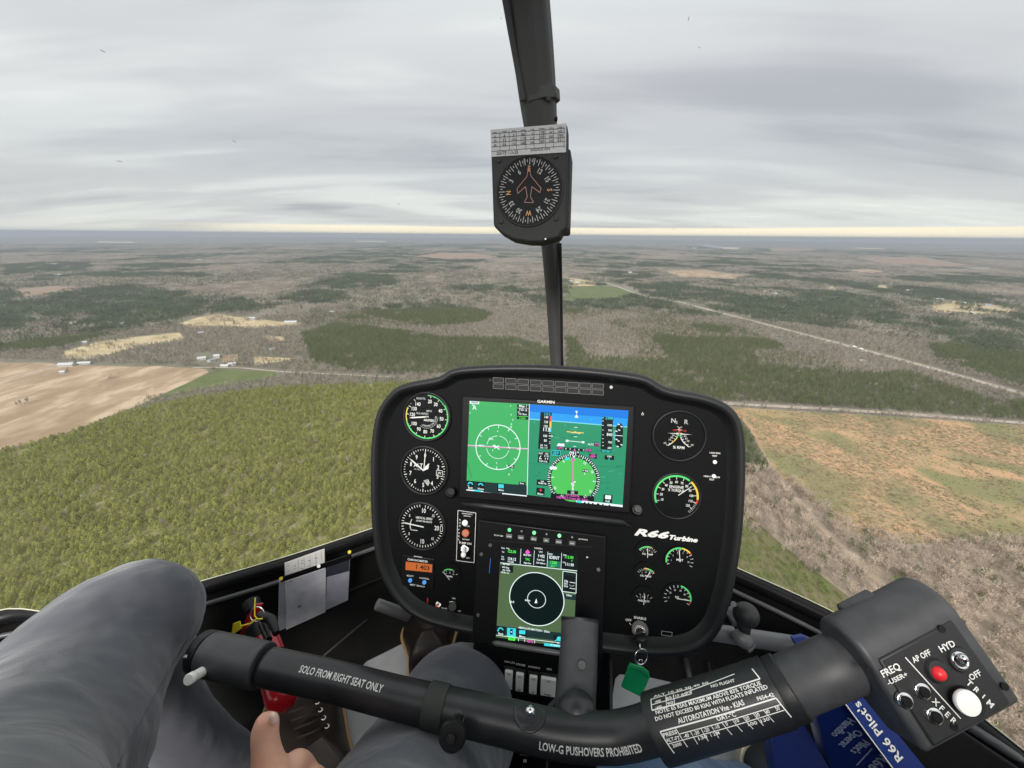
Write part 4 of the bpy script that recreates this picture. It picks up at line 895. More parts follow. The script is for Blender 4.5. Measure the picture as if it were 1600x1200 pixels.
zq([(78, 150), (612, 180), (592, 990), (48, 955)], sc.mats[0]); zq([(612, 180), (1497, 237), (1445, 1093), (592, 990)], E_teal)
zq([(612, 182), (1497, 237), (1491, 310), (610, 246)], E_sky, HS+.0001); zq([(610, 246), (1491, 310), (1485, 383), (609, 312)], E_skl, HS+.00011); zq([(609, 308), (1485, 379), (1485, 388), (609, 317)], E_hz, HS+.00015)
for k in range(46):                                          # terrain streaks
    x = random.uniform(640, 1400); y = random.uniform(400, 960); w = random.uniform(30, 110); hgt = random.uniform(3, 8); sl = random.uniform(-.15, .1)
    zq([(x, y), (x+w, y+w*sl), (x+w*.7, y+w*sl+hgt), (x+w*.1, y+hgt)], E_gdk if k % 3 else E_ltn, HS+.0001)
zl((600, 710), (1450, 745), 3, E_gdk, HS+.0002); zl((60, 700), (100, 840), 4, E_gdk); zl((430, 430), (420, 780), 2, E_gdk)
zl((612, 180), (592, 990), 5, E_wht)
cu, cv = puv(*Z6(330, 565), HS); k_ = .00098/5.7143; A = fl(PW, HS+.0004)
def zarc(x, y, r0, r1, a0, a1, m, h=HS+.0004, n=None): c = puv(*Z6(x, y), h); arc(sc, fl(PW, h), c[0], c[1], r0*k_, r1*k_, a0, a1, m, n or 60)
zarc(330, 565, 187, 194, 0, 360, E_wht); zarc(330, 565, 95, 99, 5, 80, E_wht, n=12); zarc(330, 565, 95, 99, 100, 260, E_wht, n=24); zarc(330, 565, 95, 99, 280, 355, E_wht, n=12)
for a in range(0, 360, 30):
    c = puv(*Z6(330, 565), HS); tick(sc, A, c[0], c[1], a, 165*k_, 190*k_, 5*k_, E_wht)
zl((62, 549), (600, 581), 8, E_mag, HS+.0003); zl((62, 545), (600, 577), 3, E_wht, HS+.00035)
zq([(80, 152), (165, 158), (163, 180), (79, 174)], E_wht, HS+.0003); zt('TERRAIN', 122, 166, 14, E_blk, xs=.8); zt('A', 122, 212, 36, E_wht); zt('N', 110, 190, 16, E_wht); zt('i', 82, 258, 20, E_wht)
zq([(503, 182), (611, 190), (608, 320), (500, 312)], E_blk, HS+.0003); zt('Map 1', 556, 198, 20, E_wht); zt('TO- 6', 555, 232, 20, E_wht); zt('4.1', 520, 252, 13, E_wht); zt('10:13am', 552, 270, 15, E_wht); zl((506, 288), (600, 292), 4, E_lim); zt('LTNG', 550, 306, 14, E_lim); zl((505, 213), (607, 218), 2, E_wht)
for s, x, y in (('v', 445, 195), ('o', 450, 272), ('o', 465, 318), ('A', 452, 360), ('N', 448, 386), ('^', 428, 415), ('5', 440, 518), ('o', 285, 590), ('S', 320, 706), ('o', 330, 420), ('W', 195, 420), ('-10', 455, 738), ('L', 458, 764), ('A', 430, 808), ('KBYN', 185, 551), ('10nm', 268, 490)): zt(s, x, y, 17, E_wht, xs=.8)
zq([(425, 722), (478, 726), (477, 752), (424, 748)], E_blk, HS+.0003)
for a, b in (((300, 545), (345, 585)), ((300, 575), (340, 550)), ((285, 545), (310, 560)), ((420, 560), (440, 575))): zl(a, b, 8, E_wht)
zq([(50, 862), (587, 905), (592, 990), (48, 955)], E_bar, HS+.0002)
for x, y, s in ((86, 905, 'Back'), (178, 915, 'Home'), (360, 925, 'Menu')):
    zq([(x-35, y-40), (x+33, y-35), (x+31, y+38), (x-37, y+33)], E_blk, HS+.0003); zt(s, x, y+22, 17, E_wht, xs=.9)
    if s == 'Menu': zq([(x-24, y-32), (x+24, y-28), (x+23, y+6), (x-25, y+2)], E_cyan, HS+.0006)
    else:
        c = puv(*Z6(x, y-6), HS); arc(sc, fl(PW, HS+.0006), c[0], c[1], 14*k_, 25*k_, -80, 80, E_cyan); 
        if s == 'Back': zq([(x-30, y-2), (x-10, y-2), (x-20, y+10)], E_cyan, HS+.0006)
zl((50, 945), (590, 1000), 9, E_wht, HS+.0003); zl((120, 950), (180, 958), 14, E_cyan, HS+.0006); zl((200, 958), (380, 980), 10, E_bar, HS+.0007); zq([(368, 972), (384, 974), (376, 988)], E_wht, HS+.0009); zt('Terrain', 95, 947, 13, E_wht)
zq([(518, 872), (580, 877), (578, 905), (516, 900)], E_blk, HS+.0003); zt('5nm', 545, 888, 15, E_wht)
# airspeed tape
zq([(712, 250), (812, 256), (800, 585), (690, 577)], E_blk, HS+.0003)
for s, x, y, c in (('115 k', 770, 270, E_cyan), ('140', 762, 297, E_wht), ('130', 760, 340, E_wht), ('120', 757, 378, E_wht), ('100', 752, 464, E_wht), ('80', 755, 506, E_wht)): zt(s, x, y, 20, c, xs=.85)
zt('113', 762, 408, 30, E_wht); zt('GS  114', 740, 548, 15, E_wht, xs=.85); zt('TAS  117', 740, 570, 15, E_wht, xs=.8)
zq([(795, 285), (813, 286), (811, 335), (793, 334)], E_red, HS+.0005); zq([(793, 334), (811, 335), (808, 390), (791, 389)], E_yel, HS+.0005); zq([(791, 389), (808, 390), (806, 430), (789, 429)], E_hz, HS+.0005); zl((785, 463), (822, 466), 6, E_wht)
for y in (440, 485, 515, 530): zl((788, y), (800, y+1), 4, E_wht)
zq([(692, 605), (795, 612), (788, 708), (686, 700)], E_blk, HS+.0003)
for s, x, y in (('OAT   12%', 738, 622), ('8  30', 765, 645), ('TOP 0 96', 735, 692), ('8  8', 765, 668)): zt(s, x, y, 15, E_wht, xs=.85)
zl((702, 665), (716, 640), 6, E_wht); zl((700, 668), (722, 668), 6, E_wht)
# attitude symbol
zl((945, 424), (1000, 432), 8, E_yel); zl((1045, 434), (1098, 436), 8, E_yel); zl((990, 440), (1022, 424), 7, E_yel); zl((1022, 424), (1058, 446), 7, E_yel); zl((985, 432), (1070, 440), 5, E_wht)
for x0, x1, y in ((1012, 1042, 386), (1008, 1040, 470), (1003, 1030, 556)): zl((x0, y), (x1, y+2), 4, E_wht)
zq([(1022, 240), (1046, 242), (1034, 268)], E_wht, HS+.0006); zq([(1034, 268), (1050, 302), (1016, 300)], E_wht, HS+.0006); zl((940, 505), (1100, 522), 5, E_wht); zq([(938, 497), (962, 499), (960, 518), (936, 516)], E_wht, HS+.0006); zq([(1082, 510), (1104, 512), (1102, 530), (1080, 528)], E_wht, HS+.0006)
for x, y in ((902, 296), (1165, 320), (655, 343), (930, 370)): zt('+', x, y, 16, E_cyan)
# altitude tape
zq([(1262, 295), (1360, 302), (1348, 590), (1248, 582)], E_blk, HS+.0003); zq([(1262, 290), (1362, 297), (1360, 325), (1261, 318)], E_bar, HS+.0005); zt('2300', 1325, 306, 21, E_cyan); zt('4', 1268, 302, 18, E_cyan)
for s, x, y in (('1000', 1328, 369), ('900', 1332, 415), ('700', 1332, 522), ('600', 1328, 572)): zt(s, x, y, 17, E_wht, xs=.85)
zt('840', 1328, 453, 24, E_wht, xs=.9); zq([(1247, 585), (1344, 592), (1342, 618), (1246, 611)], E_gdk, HS+.0005); zt('30.15in', 1296, 600, 17, E_cyan, xs=.9); zt('ALTS', 1160, 540, 15, E_wht); zt('770', 1218, 543, 20, E_mag)
zq([(1192, 528), (1240, 531), (1238, 558), (1190, 555)], E_blk, HS+.0003)
for y in (330, 369, 410, 453, 488, 520, 550): zl((1262, y), (1276, y+1), 4, E_wht)
zq([(1385, 380), (1425, 348), (1450, 375), (1446, 545), (1420, 575), (1378, 540)], E_blk, HS+.0003); zl((1375, 458), (1446, 463), 5, E_wht)
for x, y in ((1412, 358), (1436, 378), (1415, 408), (1390, 418), (1392, 492), (1410, 506), (1402, 555), (1436, 540)): zl((x-10, y), (x+8, y+6), 8, E_wht)
zl((1372, 420), (1366, 460), 6, E_hz); zl((1366, 460), (1372, 500), 6, E_hz)
# HSI
zq([(870, 530), (925, 534), (924, 558), (855, 552)], E_wht, HS+.0005); zq([(858, 560), (912, 564), (910, 588), (857, 584)], E_blk, HS+.0005); zt('GPS', 885, 573, 18, E_mag)
zq([(920, 565), (1110, 580), (1108, 604), (918, 590)], E_blk, HS+.0005)
for x in (938, 976, 1055, 1097): zt('o', x, 576+(x-938)*.075, 16, E_wht)
zq([(1005, 598), (1027, 600), (1016, 572)], E_mag, HS+.0007); zq([(1118, 578), (1172, 582), (1170, 606), (1117, 602)], E_blk, HS+.0005); zt('ENR', 1144, 592, 18, E_mag)
zq([(812, 590), (892, 596), (889, 642), (810, 636)], E_cyan, HS+.0004); zq([(816, 595), (887, 600), (885, 637), (814, 632)], E_blk, HS+.0005); zt('HDG', 850, 607, 14, E_cyan); zt('097°', 850, 625, 20, E_cyan)
zq([(1146, 622), (1216, 627), (1214, 668), (1144, 663)], E_blk, HS+.0005); zt('CRS', 1180, 633, 14, E_mag); zt('089°', 1180, 652, 20, E_mag)
zq([(1284, 635), (1370, 641), (1368, 680), (1282, 674)], E_blk, HS+.0005); zt('OBS', 1326, 648, 14, E_wht); zt('g', 1324, 666, 15, E_cyan)
c = puv(*Z6(1005, 852), HS); arc(sc, fl(PW, HS+.0003), c[0], c[1], 185*k_, 217*k_, -140, 140, E_bar, 60); disc(sc, fl(PW, HS+.00025), c[0], c[1], 188*k_, E_hsi, 60)
for a in range(-140, 141, 5): tick(sc, fl(PW, HS+.0005), c[0], c[1], a, (198 if a % 10 else 190)*k_, 214*k_, 6*k_, E_wht)
for a, s in ((-150, '33'), (-120, 'N'), (-89, '3'), (-60, '3'), (-31, '6'), (30, '12'), (62, '15'), (90, 'S'), (121, '21'), (142, '24')): text(sc, s, fl(PW, HS+.0006), c[0]+math.sin(R(a))*168*k_, c[1]+math.cos(R(a))*168*k_, 20*k_, E_wht, rot=-R(a))
zl((1003, 665), (1000, 950), 9, E_mag, HS+.0006); zl((1000, 890), (1000, 950), 12, E_wht, HS+.0006); zq([(985, 685), (1022, 687), (1004, 650)], E_mag, HS+.0007); zl((985, 895), (1025, 870), 9, E_wht); zl((990, 880), (1012, 905), 8, E_wht)
zq([(970, 598), (1060, 604), (1058, 640), (968, 634)], E_blk, HS+.0006); zt('091°', 1012, 621, 30, E_wht, h=HS+.0009); zq([(996, 640), (1026, 642), (1010, 660)], E_wht, HS+.0009)
zq([(930, 655), (972, 652), (970, 675), (935, 685)], E_cyan, HS+.0006); zq([(795, 735), (855, 739), (853, 765), (793, 760)], E_wht, HS+.0006); zq([(1088, 760), (1138, 764), (1136, 790), (1086, 786)], E_blk, HS+.0006); zt('+16', 1112, 775, 19, E_wht, h=HS+.0009); zt('L', 1108, 800, 18, E_wht)
zq([(680, 852), (778, 860), (775, 910), (676, 902)], E_blk, HS+.0004); zt('Lat', 728, 868, 15, E_wht); zt('90.84 Hz', 728, 888, 16, E_wht, xs=.85); zq([(676, 925), (750, 931), (746, 998), (672, 990)], E_blk, HS+.0004); zt('Menu', 710, 982, 16, E_wht); zt('+', 712, 950, 34, E_red)
zq([(950, 948), (1048, 956), (1046, 988), (948, 980)], E_blk, HS+.0007); zt('GS', 998, 970, 18, E_wht, h=HS+.001); zq([(805, 975), (1192, 1003), (1190, 1050), (802, 1022)], E_blk, HS+.0006); zt('D- KBYN', 998, 998, 20, E_mag, h=HS+.0009); zt('NEI 88.111nm 85 1min', 995, 1024, 20, E_mag, h=HS+.0009)
zq([(1275, 985), (1355, 992), (1350, 1062), (1270, 1055)], E_blk, HS+.0004); zq([(1290, 992), (1342, 996), (1340, 1030), (1288, 1026)], E_wht, HS+.0006); zt('Full', 1310, 1048, 17, E_wht)
zl((1030, 1045), (1445, 1090), 18, E_wht, HS+.0003); zl((1035, 1048), (1080, 1053), 20, E_cyan, HS+.0006)
for x in (1100, 1135, 1172, 1215, 1225, 1262, 1320): zq([(x, 1052+(x-1100)*.11), (x+14, 1054+(x-1100)*.11), (x+13, 1070+(x-1100)*.11), (x-1, 1068+(x-1100)*.11)], E_blk, HS+.0008)
scr = sc.build('lit_screen', disp)
o = MB(K_wht); zt('GARMIN', 760, 160, 22, None, o=o, xs=1.25); zt('I', 1623, 262, 18, None, o=o); c = puv(1004, 647, HS); arc(o, fl(PW, HS+.0005), c[0], c[1], .0013, .0017, 30, 330); o.build('maker_name', disp)
o = MB(gm); o.poly([PW.px(x, y, .0125) for x, y in fr_][::-1]); 
# raised bar below the big display
o = MB(K_rim); o.tube([pp(722, 787, .012), pp(760, 791, .014), pp(880, 805, .014), pp(972, 816, .014), pp(986, 822, .006)], [.003, .0045, .0045, .0045, .002], 14); o.build('hand_rest', panel, smooth=True)
# ---- navigator display housing, lower centre
o = MB(K_pl); H_ = [(748, 812), (947, 838), (941, 1022), (737, 1004)]; o.prism([PW.px(x, y, 0) for x, y in H_][::-1], [PW.px(x, y, .022) for x, y in H_][::-1]); nav = o.build('navigator_display', panel, bevel=.002); nav['label'] = 'upright lit display with dark round map'
HN = .0222
def Z3(x, y): return (560+x/5, 780+y/5)
k3 = .00098/5
def n3(o, pts, m, h): o.poly([PW.px(*Z3(x, y), h) for x, y in pts][::-1], m)
def t3(o, s, x, y, size, m, h, **k): u, v = puv(*Z3(x, y), h); text(o, s, fl(PW, h), u, v, size*k3, m, **k)
def l3(o, a, b, w, m, h): line(o, fl(PW, h), puv(*Z3(*a), h), puv(*Z3(*b), h), w*k3, m)
o = MB(K_rim); l3(o, (1020, 322), (1830, 375), 8, None, HN+.0002); o.build('seam_ridge', nav)
K_key = mat('grey_key', (.10, .11, .11), .4); K_led = em('green_led', (20, 235, 120)); K_off = mat('led_off', (.03, .035, .035), .4)
for (x, y), (lx, ly), s, on in (((795.6, 837.5), (796, 828), 'COM', 1), ((814, 839.6), (815, 830), 'NAV', 0), ((834, 841.8), (834.6, 832.5), 'MKR', 1), ((853.6, 844), (854, 834.6), 'SPK', 0), ((873, 846.3), (874, 837), 'HDG', 1), ((894, 848.6), (894, 839.5), 'VRT', 0)):
    u, v = puv(x, y, HN); o = MB(K_key); o.box(PW, u-.0045, u+.0045, v-.003, v+.003, HN-.001, HN+.0015); b_ = o.build('button', nav, bevel=.0006); o = MB(K_wht); text(o, s, fl(PW, HN+.0018), u, v, .0022); o.build('lettering', b_)
    o = MB(K_led if on else K_off); o.cyl(pp(lx, ly, HN-.001), pp(lx, ly, HN+.0012), .0026 if on else .0014, 14); o.build('indicator_light', nav)
o = MB(K_wht); ptext(o, 'PITCH TRIM', 779, 837, .0018, h=HN+.0006); ptext(o, 'AP STATUS', 911, 843, .0018, h=HN+.0006); ptext(o, 'GARMIN', 841, 857, .0022, h=HN+.0006); ptext(o, '>', 917.5, 871, .004, h=HN+.0006)
l3(o, (1032, 460), (1022, 580), 5, mat('blue_mark', (.05, .12, .6), .5), HN+.0006)
o.build('lettering', nav)
for x, y in ((752, 866), (747, 961), (935, 890), (766, 852)):
    o = MB(K_rim); o.cyl(pp(x, y, HN-.001), pp(x, y, HN+.0012), .0028, 16, bev=.0004); o.build('screw', nav)
o = MB(E_nvy); E_olv2 = E_olv; Q = [(1115, 368), (1712, 432), (1680, 1162), (1075, 1078)]; hq = HN+.0004
n3(o, Q, E_olv, hq); n3(o, [(1115, 368), (1712, 432), (1706, 560), (1108, 495)], E_blk, hq+.0002)
c = puv(*Z3(1392, 780), hq); disc(o, fl(PW, hq+.0002), c[0], c[1], 198*k3, E_nvy, 64); arc(o, fl(PW, hq+.0004), c[0], c[1], 196*k3, 202*k3, 0, 360, E_wht, 64); arc(o, fl(PW, hq+.0004), c[0], c[1], 64*k3, 68*k3, 0, 360, E_wht, 40)
n3(o, [(1390, 775), (1398, 812), (1376, 812)], E_wht, hq+.0006); t3(o, '6nm', 1322, 790, 16, E_wht, hq+.0006); t3(o, '36.0', 1197, 802, 16, E_wht, hq+.0006)
l3(o, (1108, 497), (1708, 560), 5, E_wht, hq+.0005)
for a, b in (((1270, 388), (1264, 508)), ((1375, 400), (1368, 515)), ((1480, 410), (1474, 530)), ((1588, 420), (1582, 545))): l3(o, a, b, 3, E_wht, hq+.0005)
for s, x, y, z, c_ in (('122.00', 1198, 410, 21, E_lim), ('124.12', 1198, 468, 21, E_wht), ('Com', 1130, 382, 12, E_wht), ('Vol', 1130, 412, 11, E_wht), ('Psh', 1127, 450, 11, E_wht), ('STBY', 1128, 470, 10, E_wht), ('Freq', 1168, 385, 11, E_wht), ('PULSAR', 1190, 490, 12, E_wht),
                     ('MSG RPT', 1320, 438, 13, E_wht), ('TFC', 1322, 472, 18, E_lim), ('Flight Dat', 1320, 500, 12, E_wht), ('UTC', 1425, 413, 12, E_wht), ('1+02', 1428, 445, 22, E_wht), ('Fuel Rem', 1425, 475, 13, E_wht), ('50.8 Gallons', 1425, 500, 12, E_wht),
                     ('XPDR', 1500, 430, 11, E_wht), ('IDENT', 1530, 458, 23, E_wht), ('1200', 1524, 497, 23, E_lim), ('ALT *', 1526, 525, 16, E_lim), ('113.90', 1645, 455, 21, E_lim), ('111.90', 1648, 512, 21, E_wht), ('VOR', 1612, 438, 11, E_wht), ('R', 1668, 482, 12, E_lim), ('TFC', 1606, 495, 10, E_wht)):
    t3(o, s, x, y, z, c_, hq+.0007, xs=.8)
n3(o, [(1322, 392), (1342, 415), (1322, 436), (1302, 413)], E_mag, hq+.0007); n3(o, [(1480, 480), (1580, 488), (1578, 536), (1476, 528)], E_gdk, hq+.0005)
n3(o, [(1110, 512), (1210, 522), (1208, 575), (1106, 565)], E_blk, hq+.0004)
for s, x, y in (('By Pass', 1155, 508), ('900 Brg', 1150, 534), ('Alt 1200', 1155, 556), ('GND on', 1145, 574)): t3(o, s, x, y, 12, E_wht, hq+.0007)
n3(o, [(1598, 560), (1704, 575), (1700, 730), (1592, 715)], E_blk, hq+.0004)
for a, b in (((1598, 562), (1704, 577)), ((1704, 577), (1700, 735)), ((1700, 735), (1592, 720)), ((1592, 720), (1598, 562))): l3(o, a, b, 4, E_wht, hq+.0006)
for s, x, y, m_ in (('TERRAIN', 1648, 590, E_bar), ('Cfg', 1622, 640, E_wht), ('Dis', 1620, 660, E_wht), ('Cht', 1620, 680, E_wht), ('-__,-', 1668, 670, E_wht), ('Obst', 1645, 752, E_wht)): t3(o, s, x, y, 14, m_, hq+.0007)
l3(o, (1650, 648), (1696, 655), 4, E_wht, hq+.0007); l3(o, (1650, 695), (1694, 702), 4, E_wht, hq+.0007); n3(o, [(1594, 738), (1700, 750), (1697, 790), (1590, 776)], E_bar, hq+.0003)
t3(o, 'ABSOLUTE MOTION - 30nm', 1372, 1020, 15, E_wht, hq+.0007, xs=.9); n3(o, [(1080, 988), (1688, 1055), (1684, 1120), (1077, 1050)], E_bar, hq+.0003)
for x, y, s, m_ in ((1112, 1030, 'Back', E_blk), (1196, 1042, '', E_cyan), (1280, 1052, 'Menu', E_blk), (1560, 1100, 'In', E_blk)):
    n3(o, [(x-34, y-38), (x+34, y-32), (x+33, y+36), (x-35, y+32)], m_, hq+.0004); t3(o, s, x, y+22, 15, E_wht, hq+.0008)
    cc = puv(*Z3(x, y-8), hq)
    if s == 'Menu': n3(o, [(x-24, y-30), (x+24, y-26), (x+23, y+4), (x-25, y)], E_cyan, hq+.0006)
    elif s == '': n3(o, [(x-10, y-28), (x+10, y-27), (x+9, y+16), (x-11, y+15)], E_blk, hq+.0006); disc(o, fl(PW, hq+.0008), cc[0], cc[1], 5*k3, E_wht, 10)
    elif s == 'Back': arc(o, fl(PW, hq+.0006), cc[0], cc[1], 13*k3, 22*k3, -80, 80, E_cyan); n3(o, [(x-30, y-8), (x-12, y-8), (x-21, y+6)], E_cyan, hq+.0007)
    else: disc(o, fl(PW, hq+.0006), cc[0]+8*k3, cc[1]+4*k3, 18*k3, E_cyan, 16); l3(o, (x-26, y+8), (x, y-4), 8, E_cyan, hq+.0006)
l3(o, (1076, 1062), (1680, 1135), 4, E_wht, hq+.0005); n3(o, [(1172, 1074), (1225, 1080), (1224, 1106), (1171, 1100)], E_lim, hq+.0006); t3(o, 'LOI', 1198, 1090, 14, E_blk, hq+.0008); t3(o, 'GPS', 1340, 1112, 20, E_mag, hq+.0008); n3(o, [(1452, 1124), (1684, 1150), (1682, 1168), (1451, 1144)], E_cyan, hq+.0006); t3(o, 'D 18.0 12.0nm', 1560, 1146, 13, E_wht, hq+.0008)
for a in ((1252, 1088), (1300, 1094), (1378, 1104)): l3(o, a, (a[0]-2, a[1]+20), 4, E_wht, hq+.0006)
o.build('lit_screen', nav)
o = MB(K_gmetal); o.tube([pp(770, 1004, .023), pp(776, 1005, .024), pp(878, 1021, .024), pp(930, 1025, .023)], [.002, .0038, .0038, .003], 12); o.build('display_lip', nav, smooth=True)
# ---- switch console under the navigator
CQ = [(740, 1004), (944, 1024), (925, 1100), (872, 1106), (850, 1112), (735, 1108)]
o = MB(K_blk); o.prism([PW.px(x, y, -.03) for x, y in CQ][::-1], [PW.px(x, y, .0195) for x, y in CQ][::-1]); con = o.build('switch_console', panel, bevel=.002)
for x0, y0, x1, y1, off, s in ((781, 1042, 793, 1075, 'OFF', 'LDG LTS'), (797, 1048, 811.5, 1081, 'OFF', 'NAV LTS'), (827, 1051.5, 839.5, 1081, 'OFF', 'STROBE'), (847, 1053, 859, 1084, 'OFF', 'AVIONICS'), (865, 1056, 888, 1087, 'OFF/RST', 'GEN')) if 0 else ((789.5, 1045, 801, 1075, 'OFF', 'NAV LTS'), (806.5, 1049, 818, 1078.5, 'OFF', 'STROBE'), (827.5, 1053, 839, 1082.5, 'OFF', 'AVIONICS'), (845.5, 1056, 868, 1086, 'OFF/RST', 'GEN')):
    hh = .0195; ua, va = puv(x0, (y0+y0)/2, hh); ub, vb = puv(x1, y1, hh); uc, vc = puv((x0+x1)/2, (y0+y1)/2, hh); w = abs(ub-ua)/2; g_ = abs(va-vb)/2
    w = gsize(x0, y0, (x1-x0)/2); g_ = (Vector(puv(x0, y0, hh))-Vector(puv(x0-1.5, y1, hh))).length/2
    o = MB(K_rim); o.box(PW, uc-w-.0025, uc+w+.0025, vc-g_-.004, vc+g_+.004, hh-.001, hh+.0015); sw = o.build('rocker_switch', con, bevel=.0008)
    o = MB(K_knob); o.add([PW.p(uc-w, vc-g_, hh), PW.p(uc+w, vc-g_, hh), PW.p(uc+w, vc+g_, hh), PW.p(uc-w, vc+g_, hh), PW.p(uc-w, vc-g_, hh+.0032), PW.p(uc+w, vc-g_, hh+.0032), PW.p(uc+w, vc+g_, hh+.0062), PW.p(uc-w, vc+g_, hh+.0062)], [[3, 2, 1, 0], [4, 5, 6, 7], [0, 1, 5, 4], [2, 3, 7, 6], [0, 4, 7, 3], [1, 2, 6, 5]])
    rk = o.build('rocker', sw, bevel=.0012)
    o = MB(K_wht); text(o, s, fl(PW, hh+.0008), uc, vc+g_+.0105, .0028); 
    sl = lambda u, v: PW.p(u, v, hh+.0036+.003*(v-(vc-g_))/(2*g_)); text(o, 'ON', sl, uc, vc+g_*.72, .0022, K_pl); text(o, off, sl, uc, vc-g_*.76, .0022 if off == 'OFF' else .0022, K_pl)
    o.build('lettering', sw)
o = MB(K_gmetal); o.tube([pp(745, 1098, .021), pp(800, 1105, .022), pp(853, 1110, .022), pp(876, 1087, .022)], [.003, .0045, .0045, .004], 4, ref=PW.N); o.build('guard_strip', con, bevel=.0008)

# ---- key in the ignition with its green tag
kc = pp(1000, 985, 0); o = MB(K_rim); o.cyl(pp(1000, 983, 0), pp(1000, 984, .010), .0125, 28, bev=.002); ign = o.build('ignition_lock', panel, auto=40)
o = MB(K_chr); o.cyl(pp(1000, 986, .010), pp(1000, 986.5, .012), .0078, 24); o.cyl(pp(1000, 987, .012), pp(1000, 987.5, .0135), .0055, 20, K_pl); o.build('lock_barrel', ign)
ky = empty('ignition_key', pp(1000, 990, .02), 'black headed key in the ignition with a green plastic tag hanging from its ring', 'key')
o = MB(K_pl); o.tube([pp(1000, 987, .012), pp(1000.5, 992, .026), pp(1001, 999, .036), pp(1002, 1006, .040)], [.003, .0075, .0085, .006], 12, flat=.4, ref=PW.N); o.build('key_head', ky, smooth=True)
def torus(o, c, r, t, U, V, m=None, n=28, k=8):
    pts = [c+U*(r*math.cos(2*math.pi*i/n))+V*(r*math.sin(2*math.pi*i/n)) for i in range(n)]; Nn = U.cross(V); vs = []; fs = []
    for i, p in enumerate(pts):
        d = (p-c).normalized()
        for j in range(k): a = 2*math.pi*j/k; vs.append(p+(d*math.cos(a)+Nn*math.sin(a))*t)
    for i in range(n):
        for j in range(k): fs.append([i*k+j, ((i+1) % n)*k+j, ((i+1) % n)*k+(j+1) % k, i*k+(j+1) % k])
    o.add(vs, fs, m)
o = MB(K_chr); cr_ = pp(1001.5, 1024, .036); torus(o, pp(1002, 1026, .036), .0098, .0009, (CR+fwd*.3).normalized(), (-CD+fwd*.1).normalized()); torus(o, pp(1000, 1010, .040), .0045, .0008, (CR*.4+fwd).normalized(), -CD); torus(o, pp(1001, 1034, .037), .003, .0006, CR, -CD); o.build('key_ring', ky, smooth=True)
G = mat('green_tag', (.005, .30, .10), .35, spec=.4); zt_ = (cr_.dot(fwd))-.002
tg = [(983, 1034), (1004, 1040), (1013, 1048), (1014, 1056), (1001, 1086.5), (970, 1071)]; o = MB(G); lo = [Wp(x, y, zt_) for x, y in tg]; o.prism(lo[::-1], [p-fwd*.004 for p in lo][::-1]); t_ = o.build('tag', ky, bevel=.0012)
o = MB(mat('green_tag_band', (.004, .22, .07), .4)); o.tube([Wp(981, 1041, zt_-.0042), Wp(1000, 1046, zt_-.0042), Wp(1012, 1057, zt_-.0042)], .0009, 6); o.build('tag_ridge', t_, smooth=True)

# ---- compass on the centre post
CP = pose([(765.5, 203.5), (886, 193), (886.5, 361), (770, 365)], .0975, .131)
cmp_ = empty('compass', CP.p(0, -.06), 'grey box compass with a circular dial and airplane outline clamped on the windshield post', 'compass')
def cz(x, y): return (740+x/5.4545, 180+y/5.4545)
def cu_(x, y, h=0): return CP.uv(*cz(x, y), h)
Kc = mat('compass_grey', (.026, .027, .028), .65, spec=.15, bump=.15, bscale=700, bdist=.0002)
outl = [(140, 125), (798, 68), (803, 930), (790, 968), (752, 992), (735, 1040), (570, 1085), (470, 1083), (330, 1060), (230, 1005), (168, 942)]
o = MB(Kc); P2 = [cu_(x, y) for x, y in outl]; o.prism([CP.p(u, v, -.028) for u, v in P2][::-1], [CP.p(u, v, 0) for u, v in P2][::-1]); cb = o.build('housing', cmp_, bevel=.003)
cc = cu_(473, 650); rr = (Vector(cu_(735, 650))-Vector(cc)).length
o = MB(mat('compass_dial', (.008, .009, .010), .6, spec=.1)); disc(o, fl(CP, .0012), cc[0], cc[1], rr*1.06, n=60); dl = o.build('dial', cmp_)
o = MB(Kc); loft(o, [[CP.p(cc[0]+rr*k*math.cos(2*math.pi*i/60), cc[1]+rr*k*math.sin(2*math.pi*i/60), hh) for i in range(61)] for k, hh in ((1.12, 0), (1.11, .0015), (1.08, .0025), (1.06, .001))]); o.build('bezel', dl, smooth=True)
K_cw = mat('compass_white', (.21, .215, .22), .5); K_co = mat('compass_orange', (.36, .15, .02), .5); K_cr = mat('compass_red', (.16, .045, .03), .5)
o = MB(K_cw); A = fl(CP, .0018)
for i in range(72): tick(o, A, cc[0], cc[1], i*5+1, rr*(.80 if i % 2 == 0 else .88), rr*(1.0 if i % 2 == 0 else .96), rr*.022)
for a, s, m_ in ((0, 'E', K_co), (30, '12', None), (61, '15', None), (90, 'S', K_co), (120, '21', None), (150, '24', None), (180, 'W', K_co), (208, '30', None), (237, '33', None), (268, 'N', K_co), (300, '3', None), (331, '6', None)):
    text(o, s, A, cc[0]+rr*.67*math.sin(R(a)), cc[1]+rr*.67*math.cos(R(a)), rr*.16, m_, xs=.8, rot=-R(a))
AP = [(470, 430), (492, 525), (578, 628), (566, 665), (500, 612), (486, 700), (515, 748), (435, 748), (460, 700), (445, 612), (380, 672), (372, 632), (458, 525)]
up = [Vector(cu_(*q)) for q in AP]
for i in range(len(up)): line(o, fl(CP, .0021), up[i], up[(i+1) % len(up)], rr*.024, K_cr)
line(o, fl(CP, .0022), cu_(432, 370), cu_(432, 440), rr*.012); line(o, fl(CP, .0022), cu_(512, 370), cu_(512, 440), rr*.012)
o.build('markings', dl)
o = MB(mat('card_white', (.36, .37, .38), .6)); q = [cu_(x, y) for x, y in ((146, 128), (792, 74), (788, 318), (156, 358))]; o.prism([CP.p(u, v, .0002) for u, v in q][::-1], [CP.p(u, v, .0012) for u, v in q][::-1]); cd_ = o.build('correction_card', cmp_)
